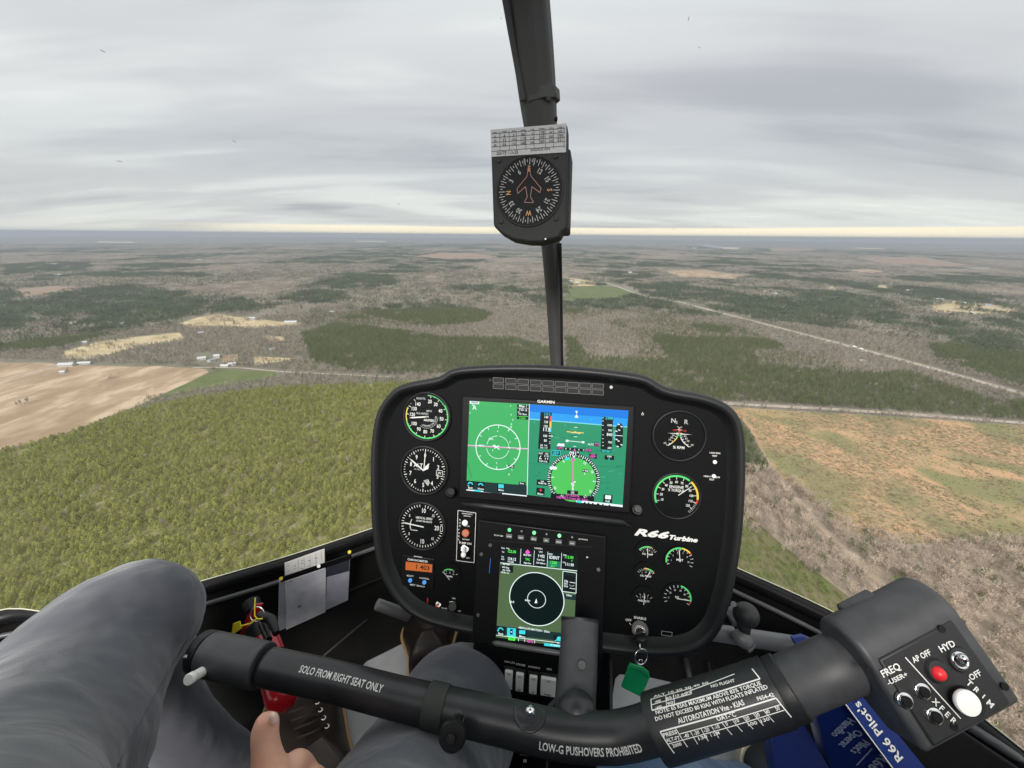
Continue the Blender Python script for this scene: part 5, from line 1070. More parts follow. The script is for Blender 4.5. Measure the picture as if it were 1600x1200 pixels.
o = MB(K_pl); A = fl(CP, .0016); Kt = mat('card_print', (.06, .06, .07), .6)
def cl_(a, b, w=4): line(o, A, cu_(*a), cu_(*b), w/5.4545*.00087, Kt)
for x in (225, 305, 365, 445, 515, 610, 680, 770): cl_((x, 145-(x-225)*.08), (x+3, 315-(x-225)*.06))
for y in (150, 185, 225, 262, 300): cl_((155, y+12), (782, y-38+4))
for i, (a, b) in enumerate((('FOR', 'N'), ('STEER', '4'), ('FOR', 'E'), ('STEER', '94'), ('FOR', 'S'), ('STEER', '178'), ('FOR', 'W'), ('STEER', 'W'))):
    x = 185+i*79; yy = 150-(i*6.3)
    for j, s in enumerate((a, b, ('30', '33', '120', '119', '210', '209', '300', '299')[i], ('60', '64', '150', '148', '240', '240', '330', '331')[i])):
        u, v = cu_(x, yy+5+j*36); text(o, s, A, u, v, (.0022 if j == 0 else .0044 if i % 2 else .0033), Kt, xs=.8)
u, v = cu_(570, 295); text(o, 'RADIOS ON', A, u, v, .0033, Kt); u, v = cu_(290, 325); text(o, 'DATE 1-3-25', A, u, v, .0042, Kt, xs=.9)
o.build('card_print', cd_)
for x, y in ((215, 388), (700, 350), (705, 880), (235, 905)):
    o = MB(Kc); u, v = cu_(x, y); o.cyl(CP.p(u, v, 0), CP.p(u, v, .0018), .0032, 18, bev=.0005); o.build('screw', cmp_)
o = MB(K_wht); u, v = cu_(613, 1055); disc(o, fl(CP, .0006), u, v, .0011, n=12); o.build('paint_dot', cmp_)
o = MB(Kc); o.box(CP, .030, .052, -.06, .04, -.055, -.012); o.build('mount_bracket', cmp_, bevel=.003)

# ---- cyclic stick with its T bar
cyc = empty('cyclic_stick', Wp(903, 1100, .42), 'black T bar cyclic stick with white placards and a switch box on its right grip', 'control stick')
class Tube:
    def __init__(s, pts, n=10):
        s.P, s.r = ppath(pts, n); s.L = [0]
        for a, b in zip(s.P, s.P[1:]): s.L.append(s.L[-1]+(b-a).length)
    def at(s, L):
        L = max(1e-6, min(L, s.L[-1]-1e-6)); i = next(k for k in range(len(s.L)-1) if s.L[k+1] >= L); t = (L-s.L[i])/(s.L[i+1]-s.L[i])
        d0 = (s.P[min(i+1, len(s.P)-1)]-s.P[max(i-1, 0)]).normalized(); d1 = (s.P[min(i+2, len(s.P)-1)]-s.P[i]).normalized(); return s.P[i].lerp(s.P[i+1], t), d0.lerp(d1, t).normalized(), s.r[i]*(1-t)+s.r[i+1]*t
    def wrap(s, lift=.0004):
        def f(u, v):
            p, d, r = s.at(u); n = -p.normalized(); n = (n-d*n.dot(d)).normalized(); w = n.cross(d); a = v/r; return p+(n*math.cos(a)+w*math.sin(a))*(r+lift)
        return f
    def find(s, px, py):
        best = None
        for k in range(400):
            L = s.L[-1]*k/399; p, d, r = s.at(L); a, b, c_ = topx(p.x, p.y, p.z); e = math.hypot(a-px, b-py)
            if best is None or e < best[0]: best = (e, L)
        L = best[1]; f = s.wrap(); bb = None
        for k in range(121):
            v = (-1.3+2.6*k/120)*s.at(L)[2]; p = f(L, v); a, b, c_ = topx(p.x, p.y, p.z); e = math.hypot(a-px, b-py)
            if bb is None or e < bb[0]: bb = (e, v)
        return L, bb[1]
bar = Tube([(418, 1042, .462, .0195), (520, 1064, .448, .0195), (617, 1089, .432, .0195), (700, 1108, .42, .0197), (800, 1131, .405, .0200), (870, 1147, .396, .0202), (940, 1152, .39, .0203), (985, 1147, .385, .0203), (1040, 1131, .376, .0203)], 12)
o = MB(K_bar); o.tube(bar.P, bar.r, 40, ref=-fwd); cb_ = o.build('crossbar', cyc, smooth=True)
o = MB(K_wht)
def wtxt(tb, s, a, b, size, m=None, par=None, o=o, nl=.0005, **k):
    La, va = tb.find(*a); Lb, vb = tb.find(*b); L = (La+Lb)/2; v = (va+vb)/2; sl = (vb-va)/(Lb-La); f = tb.wrap(nl); text(o, s, lambda x, y: f(x, y+sl*(x-L)), L, v, size, m, width=Lb-La, **k)
wtxt(bar, 'SOLO FROM RIGHT SEAT ONLY', (479, 1051), (607, 1081), .0068)
wtxt(bar, 'LOW-G PUSHOVERS PROHIBITED', (841, 1166), (1009, 1166), .0068)
o.build('lettering', cb_)
gs = Tube([(328, 1022, .478, .0236), (370, 1031, .47, .0236), (412, 1040, .463, .0232)], 4); o = MB(K_foam); o.tube(gs.P, gs.r, 36, ref=-fwd); o.build('left_grip_sleeve', cyc, bevel=.0015)
cs = Tube([(312, 1019, .484, .0222), (318, 1020, .483, .0238), (330, 1022.5, .479, .0238)], 2); o = MB(K_pl); o.tube(cs.P, cs.r, 36, ref=-fwd); ec = o.build('end_cap', cyc, bevel=.002)
o = MB(K_wht); wtxt(cs, 'TRIM', (308, 1033), (321, 1036), .003, o=o); o.build('lettering', ec)
o = MB(K_knob); o.cyl(Wp(317, 1049, .452), Wp(303, 1057, .44), .0052, 20); o.cyl(Wp(303, 1057, .44), Wp(294, 1062.5, .432), .0058, 20, bev=.001); o.build('trim_button', cyc, auto=40)
bs = Tube([(668, 1100, .4235, .0212), (683, 1104, .4215, .0212), (697, 1107.5, .4200, .0212)], 3); o = MB(mat('rubber_band', (.028, .03, .028), .7)); o.tube(bs.P, bs.r, 36, ref=-fwd); o.build('rubber_band', cyc, bevel=.0008)
# quick release pin
o = MB(K_chr); o.cyl(Wp(718, 1118, .402), Wp(717, 1122, .397), .0052, 18); o.cyl(Wp(717, 1122, .397), Wp(708, 1146, .372), .0046, 18, K_pl); o.build('release_pin', cyc, auto=40)
o = MB(K_pl); o.cyl(Wp(708, 1147, .371), Wp(706, 1152, .364), .0122, 36, bev=.002); o.cyl(Wp(705.5, 1153, .3635), Wp(704, 1156, .359), .0042, 20, bev=.0008); kn = o.build('release_knob', cyc, auto=40)
# yoke column, hub and screw plate
o = MB(K_foam); col_ = [Wp(906, 968, .500), Wp(906, 972, .499), Wp(905, 1000, .486), Wp(902, 1060, .458), Wp(898, 1112, .440)]; o.tube(col_, [.0205, .0222, .0219, .0216, .0214], 36); co = o.build('column', cyc, smooth=False, auto=40)
o = MB(K_rim); o.tube([Wp(906, 965, .502), Wp(906, 968, .501), Wp(906, 973, .499)], [.0215, .0232, .0228], 36); o.build('column_collar', cyc, auto=40)
o = MB(K_foam); o.cyl(Wp(909, 1039, .4455), Wp(909, 1039.5, .4435), .0048, 20, bev=.0008); o.build('column_button', cyc, auto=40)
o = MB(K_bar); o.sphere(Wp(901, 1113, .410), .0200, None, 32, 20); o.tube([Wp(900, 1108, .425), Wp(899, 1150, .40)], [.0205, .0195], 32); o.build('hub', cyc, smooth=True)
o = MB(K_bar); L0, _ = bar.find(828, 1135); f = bar.wrap(.0012); f2 = bar.wrap(.0002)
ang = [2*math.pi*i/32 for i in range(32)]; hi = [f(L0+.0155*math.cos(a), .013+.0165*math.sin(a)*(1.0 if math.sin(a) < 0 else .55)) for a in ang]; lo = [f2(L0+.0160*math.cos(a), .013+.0172*math.sin(a)*(1.0 if math.sin(a) < 0 else .55)) for a in ang]; o.prism(lo, hi); o.build('screw_plate', cyc)
o = MB(K_chr); c_ = f(L0, .0125); o.sphere(c_, .0052, None, 20, 12); o.build('cap_screw', cyc, smooth=True)
# right side: placard sleeve, neck, switch box
pl_ = Tube([(1024, 1138, .372, .0272), (1040, 1133, .370, .0275), (1125, 1108, .360, .0268), (1214, 1079, .350, .0262)], 8)
Ks = mat('black_sleeve', (.012, .0125, .015), .45, bump=.1, bscale=900, bdist=.0002)
o = MB(Ks); o.tube(pl_.P, pl_.r, 44, ref=-fwd); ps = o.build('placard_sleeve', cyc, bevel=.0015)
nk = Tube([(1212, 1080, .3510, .0245), (1224, 1076, .3490, .0250), (1236, 1071, .3475, .0247)], 3); o = MB(K_rim); o.tube(nk.P, nk.r, 40, ref=-fwd); o.build('clamp_ring', cyc, bevel=.001)
ng = Tube([(1232, 1072, .349, .0228), (1290, 1047, .340, .0228), (1318, 1036, .340, .0228)], 6); o = MB(K_foam); o.tube(ng.P, ng.r, 40, ref=-fwd); o.build('right_neck', cyc, smooth=True)
o = MB(K_wht); F4 = lambda x, y: (1000+x/5.714, 1000+y/5.714); W4 = pl_.wrap(.0005)
def pt4(x, y): return pl_.find(*F4(x, y))
def ln4(a, b, w=.0006, n=10):
    A_, B_ = pt4(*a), pt4(*b); line(o, W4, A_, B_, w, None, n)
def tx4(s, a, b, size): wtxt(pl_, s, F4(*a), F4(*b), size, o=o)
tx4('NOTE: 65 KIAS MAXIMUM ABOVE 83% TORQUE', (192, 632), (1100, 375), .0028); tx4('DO NOT EXCEED 80 KIAS WITH FLOATS INFLATED', (188, 690), (1148, 412), .0028); tx4('AUTOROTATION Vne - KIAS', (378, 710), (942, 552), .0035); tx4('F654-42', (1052, 527), (1190, 490), .0025)
tx4('OAT-°C', (700, 700), (862, 660), .003); tx4('PRESS', (250, 838), (362, 808), .0026); tx4('ALT-FT', (272, 888), (385, 860), .0026); tx4('NO FLIGHT', (676, 402), (884, 342), .0024)
for i, s in enumerate(('-40', '-30', '-20', '-10', '0', '10', '20', '30', '40', '50')):
    x = 438+i*85.5; y = 845-i*24.3; w = 22 if len(s) > 2 else (8 if s == '0' else 16); tx4(s, (x-w, y+w*.28), (x+w, y-w*.28), .0026)
ln4((228, 800), (1205, 520), .001); ln4((228, 800), (325, 1000), .0008); ln4((1205, 520), (1305, 715), .0009); ln4((385, 825), (1240, 590), .0006); ln4((285, 915), (1255, 640), .0006); ln4((355, 772), (440, 950), .0006)
for i in range(1, 9): ln4((385+i*88, 825-i*24.5), (385+i*88+(75 if i > 3 else 50), 825-i*24.5+125), .0005)
for i, s in enumerate(('2000', '', '130', '1 2 M', '', '', '100', '130')): 
    if s: x = 355+i*105; y = 925-i*28; tx4(s, (x-36, y+10), (x+36, y-10), .0024)
ln4((355, 560), (1100, 335), .001); ln4((1045, 235), (1100, 335), .001, 4); ln4((165, 615), (355, 560), .001); ln4((148, 515), (165, 615), .0008, 4); ln4((148, 520), (520, 412), .0006); ln4((500, 435), (890, 285), .0008)
ln4((160, 565), (505, 465), .0006); ln4((280, 485), (288, 582), .0006, 3); ln4((350, 470), (358, 560), .0006, 3); ln4((500, 425), (508, 465), .0006, 3)
for s, x, y in (('16000', 220, 585), ('90', 320, 550), ('14000', 212, 538), ('85', 308, 508), ('110', 370, 490), ('85', 440, 470), ('95', 480, 455)): tx4(s, (x-26, y+8), (x+26, y-8), .0022)
tx4('ALT 10 20 30 40 50', (170, 500), (660, 362), .002)
o.build('placard_print', ps)
# switch box
BX = pose([(1347, 1041), (1477, 972), (1590, 1078), (1455, 1152)], .066, .064)
w2, h2 = .033, .032
def z5(x, y): return (1200+x/4, 900+y/4)
prof_ = []                                                    # section: v (along face) and h (towards viewer)
for a in range(0, 181, 12): prof_.append((h2+.0235*0+.000+.024*math.sin(R(a))*1.0, -.026+.026*math.cos(R(a))*1.0))
sec = [(-h2-.003, 0)] + [(h2-.004+.024*math.sin(R(a)), -.025+.025*math.cos(R(a))) for a in range(0, 181, 12)] + [(-h2*.2, -.050), (-h2-.003, -.034)]
o = MB(K_foam); us = (-w2-.006, w2+.006); A_ = [BX.p(us[0], v, h) for v, h in sec]; B_ = [BX.p(us[1]+.004, v, h) for v, h in sec]; o.prism(A_, B_); gb = o.build('switch_box', cyc, bevel=.004, segs=4)
Kp = mat('switch_face', (.014, .0145, .016), .5, bump=.12, bscale=900, bdist=.0002)
o = MB(Kp); o.box(BX, -w2+.001, w2+.001, -h2, h2-.005, -.002, .0014); sf = o.build('switch_plate', cyc, bevel=.002)
o = MB(K_wht); B5 = fl(BX, .0019)
def b5(x, y): return BX.uv(*z5(x, y), .0019)
for s, a, b, sz in (('FREQ', (712, 618), (822, 562), .0046), ('-USER+', (748, 672), (870, 612), .003), ('AP OFF', (905, 530), (1015, 475), .0038), ('HYD', (1075, 462), (1165, 420), .0044), ('OFF', (1262, 640), (1328, 602), .0038)):
    A_, B_ = Vector(b5(*a)), Vector(b5(*b)); c_ = (A_+B_)/2; text(o, s, B5, c_.x, c_.y, sz, None, width=(B_-A_).length, rot=math.atan2(B_.y-A_.y, B_.x-A_.x))
for s, a, b, sz in (('TRIM', (1258, 672), (1388, 800), .0042), ('XFER', (1048, 790), (1158, 905), .0040)):
    A_, B_ = Vector(b5(*a)), Vector(b5(*b))
    for i, ch in enumerate(s): c_ = A_.lerp(B_, i/3); text(o, ch, B5, c_.x, c_.y, sz, None, rot=math.atan2(B_.y-A_.y, B_.x-A_.x)+.0)
line(o, B5, b5(858, 508), b5(1205, 892), .0008)
o.build('lettering', sf)
def bp(x, y, h): return BX.px(*z5(x, y), h)
for x, y, lb in ((842, 772, 0), (952, 714, 0), (1026, 868, 0)):
    o = MB(K_chr); c_ = bp(x, y, .0014); o.tube([c_, c_+BX.N*.0025, c_+BX.N*.0028], [.0053, .0053, .0046], 24); b_ = o.build('push_button', sf, auto=40); o = MB(K_pl); o.cyl(c_+BX.N*.002, c_+BX.N*.0048, .0036, 20, bev=.0006); o.build('button_cap', b_, auto=40)
o = MB(Kp); c_ = bp(1050, 590, .0012); o.tube([c_, c_+BX.N*.003, c_+BX.N*.0032], [.0085, .0072, .006], 24); rb = o.build('red_button', sf, auto=40); o = MB(mat('red_cap', (.72, .02, .03), .4)); c_ = bp(1062, 608, .004); o.sphere(c_, .0048, None, 20, 10); o.build('button_cap', rb, smooth=True)
o = MB(Kp); c_ = bp(1195, 520, .0012); o.tube([c_, c_+BX.N*.002, c_+BX.N*.0022], [.0088, .008, .006], 24); tgw = o.build('toggle_switch', sf, auto=40)
o = MB(K_chr); c_ = bp(1200, 528, .003); torus(o, c_, .005, .0012, BX.U, BX.V); o.tube([c_, c_+BX.N*.006-BX.U*.001+BX.V*.004], [.0022, .003], 12); o.sphere(c_+BX.N*.006-BX.U*.001+BX.V*.004, .0031, None, 14, 8); o.build('lever', tgw, smooth=True)
o = MB(K_rim); c_ = bp(1225, 775, .0014); o.tube([c_, c_+BX.N*.006], [.0092, .0086], 32); tb_ = o.build('trim_hat', sf, auto=40); o = MB(K_knob); c_ = bp(1238, 788, .008); o.tube([c_-BX.N*.001, c_+BX.N*.001, c_+BX.N*.0022, c_+BX.N*.0026], [.0078, .0083, .0078, .0055], 36); o.build('button_cap', tb_, auto=50)
for x, y in ((1082, 330), (628, 590), (1475, 690), (1160, 940)):
    o = MB(K_pl); c_ = bp(x, y, .001); o.cyl(c_, c_+BX.N*.0009, .0026, 14); o.build('screw', sf)
o = MB(K_foam); o.box(Fr(Wp(1357, 958, .335), (Wp(1385, 932, .335)-Wp(1325, 963, .335)), -CD), -.014, .016, -.006, .006, -.016, 0); o.build('rear_trigger', cyc, bevel=.002)
# ================================================================== PEOPLE AND LOOSE THINGS
def blob(o, name, parent, voxel, smooth=6, disp=None):
    ob = o.build(name, parent, smooth=True)
    r = ob.modifiers.new('remesh', 'REMESH'); r.mode = 'VOXEL'; r.voxel_size = voxel; r.use_smooth_shade = True
    s = ob.modifiers.new('smooth', 'SMOOTH'); s.iterations = smooth; s.factor = .6
    if disp:
        for i, (sc_, st) in enumerate(disp):
            t = bpy.data.textures.new(name+'_folds', 'CLOUDS'); t.noise_scale = sc_; t.noise_depth = 2; d = ob.modifiers.new('folds', 'DISPLACE'); d.texture = t; d.strength = st; d.mid_level = .5; d.texture_coords = 'OBJECT' if 0 else 'LOCAL'
    return ob
def fabric(name, c1, c2, wav=60):
    m = mat(name, c1, .85, col2=c2, vscale=6, sheen=.35, spec=.2, bump=0); nt = m.node_tree; b = nt.nodes['Principled BSDF']; L = nt.links
    tc = nt.nodes.new('ShaderNodeTexCoord'); n1 = nt.nodes.new('ShaderNodeTexNoise'); n1.inputs['Scale'].default_value = 900; n2 = nt.nodes.new('ShaderNodeTexNoise'); n2.inputs['Scale'].default_value = 9; n2.inputs['Distortion'].default_value = 1.5; n2.inputs['Detail'].default_value = 3
    L.new(tc.outputs['Object'], n1.inputs[0]); mp = nt.nodes.new('ShaderNodeMapping'); mp.inputs['Rotation'].default_value = (.4, .3, .5); mp.inputs['Scale'].default_value = (1.2, .75, 1); L.new(tc.outputs['Object'], mp.inputs[0]); L.new(mp.outputs[0], n2.inputs[0])
    b1 = nt.nodes.new('ShaderNodeBump'); b1.inputs['Strength'].default_value = .35; b1.inputs['Distance'].default_value = .0006; b2 = nt.nodes.new('ShaderNodeBump'); b2.inputs['Strength'].default_value = .4; b2.inputs['Distance'].default_value = .010
    L.new(n1.outputs[0], b1.inputs['Height']); L.new(n2.outputs[0], b2.inputs['Height']); L.new(b2.outputs[0], b1.inputs['Normal']); L.new(b1.outputs[0], b.inputs['Normal'])
    return m
K_pants = fabric('grey_trouser_cloth', (.088, .092, .112), (.070, .074, .092)); K_jean = fabric('blue_denim', (.09, .19, .36), (.05, .12, .25))
K_skin = mat('skin', (.80, .47, .35), .5, col2=(.70, .36, .26), vscale=40, bump=.25, bscale=260, bdist=.0006, spec=.35); MATS['skin'].node_tree.nodes['Principled BSDF'].inputs['Subsurface Weight'].default_value = .12; MATS['skin'].node_tree.nodes['Principled BSDF'].inputs['Subsurface Scale'].default_value = .01
K_nail = mat('nail', (.92, .64, .54), .3)
def limb(o, P, n=10):
    p, r = ppath(P, n); 
    o.tube(p, r, 28)
me_ = empty('person', Wp(80, 1400, .1), 'seated person in grey trousers and dark brown shoes with a thumb raised at the left', 'person')
o = MB(K_pants)
limb(o, [(-560, 2100, .09, .09), (-140, 1400, .25, .092), (62, 1165, .39, .0905), (142, 1035, .485, .084), (214, 968, .55, .0755), (222, 1010, .60, .062), (262, 1110, .64, .052), (345, 1190, .68, .047), (430, 1240, .73, .045)])
limb(o, [(260, 2700, .09, .09), (585, 1430, .31, .090), (662, 1225, .47, .087), (700, 1150, .56, .088), (712, 1112, .60, .087), (712, 1098, .67, .062), (708, 1090, .74, .055), (700, 1075, .83, .050), (694, 1062, .88, .048)])
tr_ = blob(o, 'trousers', me_, .0065, 10, [(.09, .010), (.03, .0035)])
seam_m = K_pants
# side seam of the left trouser leg, a raised line along the thigh
gm_ = None
bpy.context.view_layer.update(); dg = bpy.context.evaluated_depsgraph_get(); ev = tr_.evaluated_get(dg); mw = ev.matrix_world; tb = BVHTree.FromPolygons([mw @ v.co for v in ev.data.vertices], [list(p.vertices) for p in ev.data.polygons])
def seam(pts, r, m, par, name, lift=.0004):
    out = []
    q = crom(pts, 8)
    for a in q:
        d = ray(float(a[0]), float(a[1])).normalized(); h = tb.ray_cast(Vector((0, 0, 0)), d)
        if h[0]: out.append(h[0]-d*lift)
    if len(out) > 2: o = MB(m); o.tube(out, r, 8); return o.build(name, par, smooth=True)
seam([(184, 1197), (210, 1140), (240, 1085), (270, 1035), (297, 992)], .0008, K_pants, tr_, 'seam')
o = MB(K_skin)                                                 # hand and forearm, one surface
def hp(*P): limb(o, P, 8)
hp((420, 1116, .352, .0070), (418, 1126, .351, .0096), (414, 1145, .349, .0108), (415, 1164, .347, .0110), (419, 1192, .343, .0130), (426, 1232, .335, .017), (420, 1290, .325, .021))       # thumb
hp((430, 1300, .33, .034), (425, 1250, .335, .026), (445, 1235, .34, .022)); hp((462, 1300, .33, .026), (455, 1240, .345, .018))
hp((448, 1240, .35, .013), (458, 1200, .352, .0115), (470, 1197, .362, .0108), (482, 1218, .37, .010), (480, 1245, .37, .009))         # first finger curls over
hp((462, 1262, .35, .013), (482, 1222, .355, .0115), (496, 1228, .368, .011), (500, 1255, .372, .010)); hp((465, 1290, .345, .013), (492, 1262, .352, .0115), (507, 1270, .365, .0105), (506, 1292, .37, .0095))
hp((462, 1320, .34, .012), (492, 1302, .348, .0105), (506, 1312, .360, .0095), (500, 1330, .365, .0085))
hp((430, 1300, .33, .034), (380, 1420, .28, .030), (250, 1700, .20, .036), (0, 2400, .12, .045))
hd = blob(o, 'body', me_, .0022, 5)
K_torso = fabric('shade_torso_cloth', (.03, .032, .04), (.022, .024, .03))
def torso(par, x, y, nm, skin=True):  # unseen torso, added behind the camera to shade the footwell
    o = MB(K_torso); o.tube([Vector((x, y, -.60)), Vector((x, y+.01, -.45)), Vector((x, y, -.25)), Vector((x, y-.01, -.05)), Vector((x, y-.01, .03)), Vector((x, y-.01, .06))], [.13, .16, .165, .17, .13, .06], 28, flat=1.0)
    for s in (-1, 1): o.tube([Vector((x+s*.15, y-.01, .0)), Vector((x+s*.24, y+.02, -.15)), Vector((x+s*.25, y+.05, -.33))], [.07, .055, .048], 20)
    j = blob(o, 'shade_torso', par, .012, 8); return j
torso(me_, -.16, -.30, 'shade_torso')
o = MB(K_nail); o.sphere(Wp(427, 1123, .3455), .0068, None, 16, 10, sc=(.55, .5, 1.0)); o.build('thumb_nail', hd, smooth=True)
K_shoe = mat('brown_leather', (.016, .010, .008), .45, bump=.4, bscale=150, bdist=.001); K_welt = mat('tan_welt', (.42, .26, .13), .6); K_lace = mat('eyelet', (.75, .72, .66), .3)
def shoe(toe, heel, wd, name='shoe', sole=K_welt, up=K_shoe, hgt=.06, lab=None, par=me_, wm=.0035):
    toe, heel = Vector(toe), Vector(heel); d = (toe-heel); L_ = d.length; d.normalize(); w = d.cross(Vector((0, 0, 1))).normalized(); n = w.cross(d)
    Pf = [(0, .55), (.1, .72), (.3, .72), (.5, .85), (.7, 1.0), (.85, .93), (.95, .68), (1.0, .22)]; outl_ = [(t, s*wd/2) for t, s in Pf]+[(t, -s*wd/2) for t, s in Pf[::-1]]
    q = [tuple(a) for a in crom(outl_+[outl_[0]], 4)[:-1]]; P = lambda k, z: [heel+d*(L_*(.5+(t-.5)*k))+w*s*k+n*z for t, s in q]
    o = MB(sole); loft(o, [r+[r[0]] for r in (P(.98, 0), P(1.0, .004), P(1.0, .018), P(.97, .022))]); o.poly(P(.97, .022)); o.poly(P(.98, 0)[::-1]); s_ = o.build(name, par, smooth=False, auto=40)
    if lab: s_['label'] = lab
    o = MB(up); 
    rings_ = []
    for k, z in ((.94, .02), (.945, .032), (.90, .045), (.78, .056), (.55, .064), (.25, .068)): rings_.append([heel+d*(L_*(.5+(t-.5)*k-(1-k)*.06))+w*s*k+n*(z*hgt/.06*(1.25-.5*t)) for t, s in q])
    loft(o, [r+[r[0]] for r in rings_]); o.poly(rings_[-1]); o.build('upper', s_, smooth=True)
    o = MB(sole); r_ = P(1.0, .0215); o.tube(r_+[r_[0]], wm, 6); o.build('welt', s_, smooth=True)
    return s_, (toe, heel, d, w, n, L_)
# left shoe flat on the floor, right shoe out on the pedal
s1, g1 = shoe(gnd(468, 1090, ZF+.02)+Vector((-.02, .02, 0)), gnd(535, 1295, ZF+.02), .13, lab='brown shoe with tan welt flat on the floor')
toe_, heel_, d_, w_, n_, L_ = g1
for i in range(5):
    t = .40+.07*i; c_ = heel_+d_*(L_*t)+n_*(.075-.045*(t-.35))+w_*.022; o = MB(K_lace); torus(o, c_, .0032, .0009, d_, w_, n=12, k=5); o.build('eyelet', s1, smooth=True)
    if i < 4:
        o = MB(mat('dark_lace', (.009, .006, .005), .8)); a_ = heel_+d_*(L_*t)+n_*(.078-.045*(t-.35)); o.tube([a_+w_*.022, a_+n_*.006, a_-w_*.022+d_*.012], .0022, 6); o.build('lace', s1, smooth=True)
s2, g2 = shoe(Wp(672, 972, .92), Wp(672, 1060, .80)-Vector((0, 0, .02)), .115, lab='brown shoe with tan welt raised on the pedal beyond the knee', hgt=.075)
p2 = empty('person', Wp(1200, 1500, .2), 'seated person in blue jeans whose knee and dark sneaker show at the bottom', 'person')
o = MB(K_jean); limb(o, [(1500, 2600, .12, .09), (1180, 1560, .30, .083), (1060, 1330, .41, .074), (1018, 1262, .47, .067), (1055, 1262, .54, .060), (1120, 1260, .62, .055), (1180, 1255, .68, .052)])
blob(o, 'jeans', p2, .0065, 8, [(.05, .008), (.018, .004)])
torso(p2, .40, -.30, 'shade_torso')
K_snk = mat('dark_sneaker_mesh', (.022, .026, .032), .85, bump=.5, bscale=700, bdist=.0008); K_crm = mat('cream_sole', (.62, .55, .42), .6)
s3, g3 = shoe(Wp(1180, 1148, .735), Wp(1235, 1330, .66), .105, sole=K_crm, up=K_snk, par=p2, hgt=.07, lab='dark sneaker with cream sole edge', wm=.003)
o = MB(K_skin); o.tube([Wp(1215, 1300, .64), Wp(1190, 1262, .67)], .038, 20); b2 = o.build('body', p2, smooth=True)

# document pouch riveted to the left wall, papers in it
WA, WB = Vector((-.545, .571, ZS)), Vector((-.293, .711, ZS)); Wd_ = (WB-WA).normalized(); inn = Vector((Wd_.y, -Wd_.x, 0))
F = Fr(WA+inn*.035, Wd_, (0, 0, 1))
pou = empty('document_pouch', F.px(490, 985), 'clear plastic document pouch with black top band on the left cockpit wall', 'pouch')
K_film = mat('clear_pouch_film', (.62, .63, .72), .22, col2=(.42, .43, .52), vscale=14, spec=.6)
q = [F.px(x, y) for x, y in ((434, 986), (543.5, 937), (547, 871), (436, 908))]; o = MB(K_film); o.prism(q, [p+F.N*.0015 for p in q]); o.build('film', pou)
q = [F.px(x, y, .004) for x, y in ((438, 909), (549, 872), (549, 865), (438, 902))]; o = MB(K_pl); o.prism(q, [p+F.N*.002 for p in q]); o.build('top_band', pou)
for x, y in ((439, 904), (498, 884.5), (546, 862.5)): o = MB(K_yelp if x != 498 else K_chr); o.cyl(F.px(x, y, .006), F.px(x, y, .0085), .0032, 12); o.build('snap', pou)
q = [F.px(x, y, .0022) for x, y in ((509.5, 880), (546, 868), (545, 892), (508, 902))]; o = MB(mat('dark_window_film', (.05, .055, .075), .25)); o.prism(q, [p+F.N*.0006 for p in q]); o.build('dark_patch', pou)
K_pap = mat('paper', (.93, .93, .90), .7); K_ink = mat('pencil_ink', (.25, .25, .27), .7)
q = [F.px(x, y, .0024) for x, y in ((447, 950), (508, 925), (507, 857), (444.5, 879.5))]; o = MB(K_pap); o.prism(q, [p+F.N*.0006 for p in q]); pa = o.build('paper_sheet'); tag(pa, 'white printed sheet sticking up out of the wall pouch', 'paper')
o = MB(K_ink)
for i in range(4):
    for j in range(5):
        if random.random() < .7:
            a = F.uv(450+j*11, 884-j*4+i*4.2, .0034); text(o, random.choice(('8.0', '12', '4.5', '20', '0.3')), fl(F, .0034), a[0], a[1], .0024)
for i in range(5): a, b = F.uv(466+i*9, 874-i*3, .0034), F.uv(467+i*9, 890-i*3.5, .0034); line(o, fl(F, .0034), a, b, .0004)
o.build('writing', pa)
o = MB(mat('film_over_paper', (.80, .81, .88), .2, col2=(.62, .63, .72), vscale=30)); q = [F.px(x, y, .0036) for x, y in ((447, 984), (508.5, 956), (509, 888), (447, 909))]; o.prism(q, [p+F.N*.0005 for p in q]); o.build('front_pocket', pou)
o = MB(K_ink); disc(o, fl(F, .0046), *F.uv(468, 947.5, .0046), .0032, n=12); disc(o, fl(F, .0046), *F.uv(455, 908, .0046), .002, n=12); o.build('stain_mark', pou)

# fire extinguisher with ring, seal and bracket
fe = empty('fire_extinguisher', Wp(430, 1090, .64), 'red fire extinguisher with black bracket and yellow tagged safety ring beside the left wall', 'fire extinguisher')
a_, b_ = Wp(405, 978, .67), Wp(442, 1084, .60); o = MB(K_red); ax = (b_-a_).normalized(); o.tube([a_-ax*.028, a_-ax*.022, a_-ax*.008, a_+ax*.01, b_, b_+ax*.012, b_+ax*.022], [.005, .012, .017, .0200, .0240, .021, .008], 32); o.build('bottle', fe, smooth=True)
o = MB(K_pl)
for t in (.12, .62): c_ = a_.lerp(b_, t); o.tube([c_-ax*.012, c_+ax*.012], .0214+.003*t/.62, 32)
o.build('bracket_strap', fe, auto=40)
o = MB(K_pl); o.tube([a_-ax*.03, a_-ax*.048], [.012, .014], 20); o.tube([Wp(408, 962, .65), Wp(424, 968, .63), Wp(432, 990, .61)], [.008, .007, .005], 12); o.tube([Wp(410, 975, .655), Wp(420, 1000, .62)], [.006, .005], 10); o.build('valve_handle', fe, auto=40)
rc = Wp(401.5, 960, .63); o = MB(K_chr); torus(o, rc, .0105, .0011, CR, (-CD+fwd*.2).normalized()); o.build('pin_ring', fe, smooth=True)
o = MB(K_red); q = [Wp(x, y, .66) for x, y in ((398, 945), (410, 943), (402, 965), (388, 994), (374, 993), (384, 966))]; o.prism([p+fwd*.004 for p in q], q); o.build('instruction_label', fe, bevel=.001)
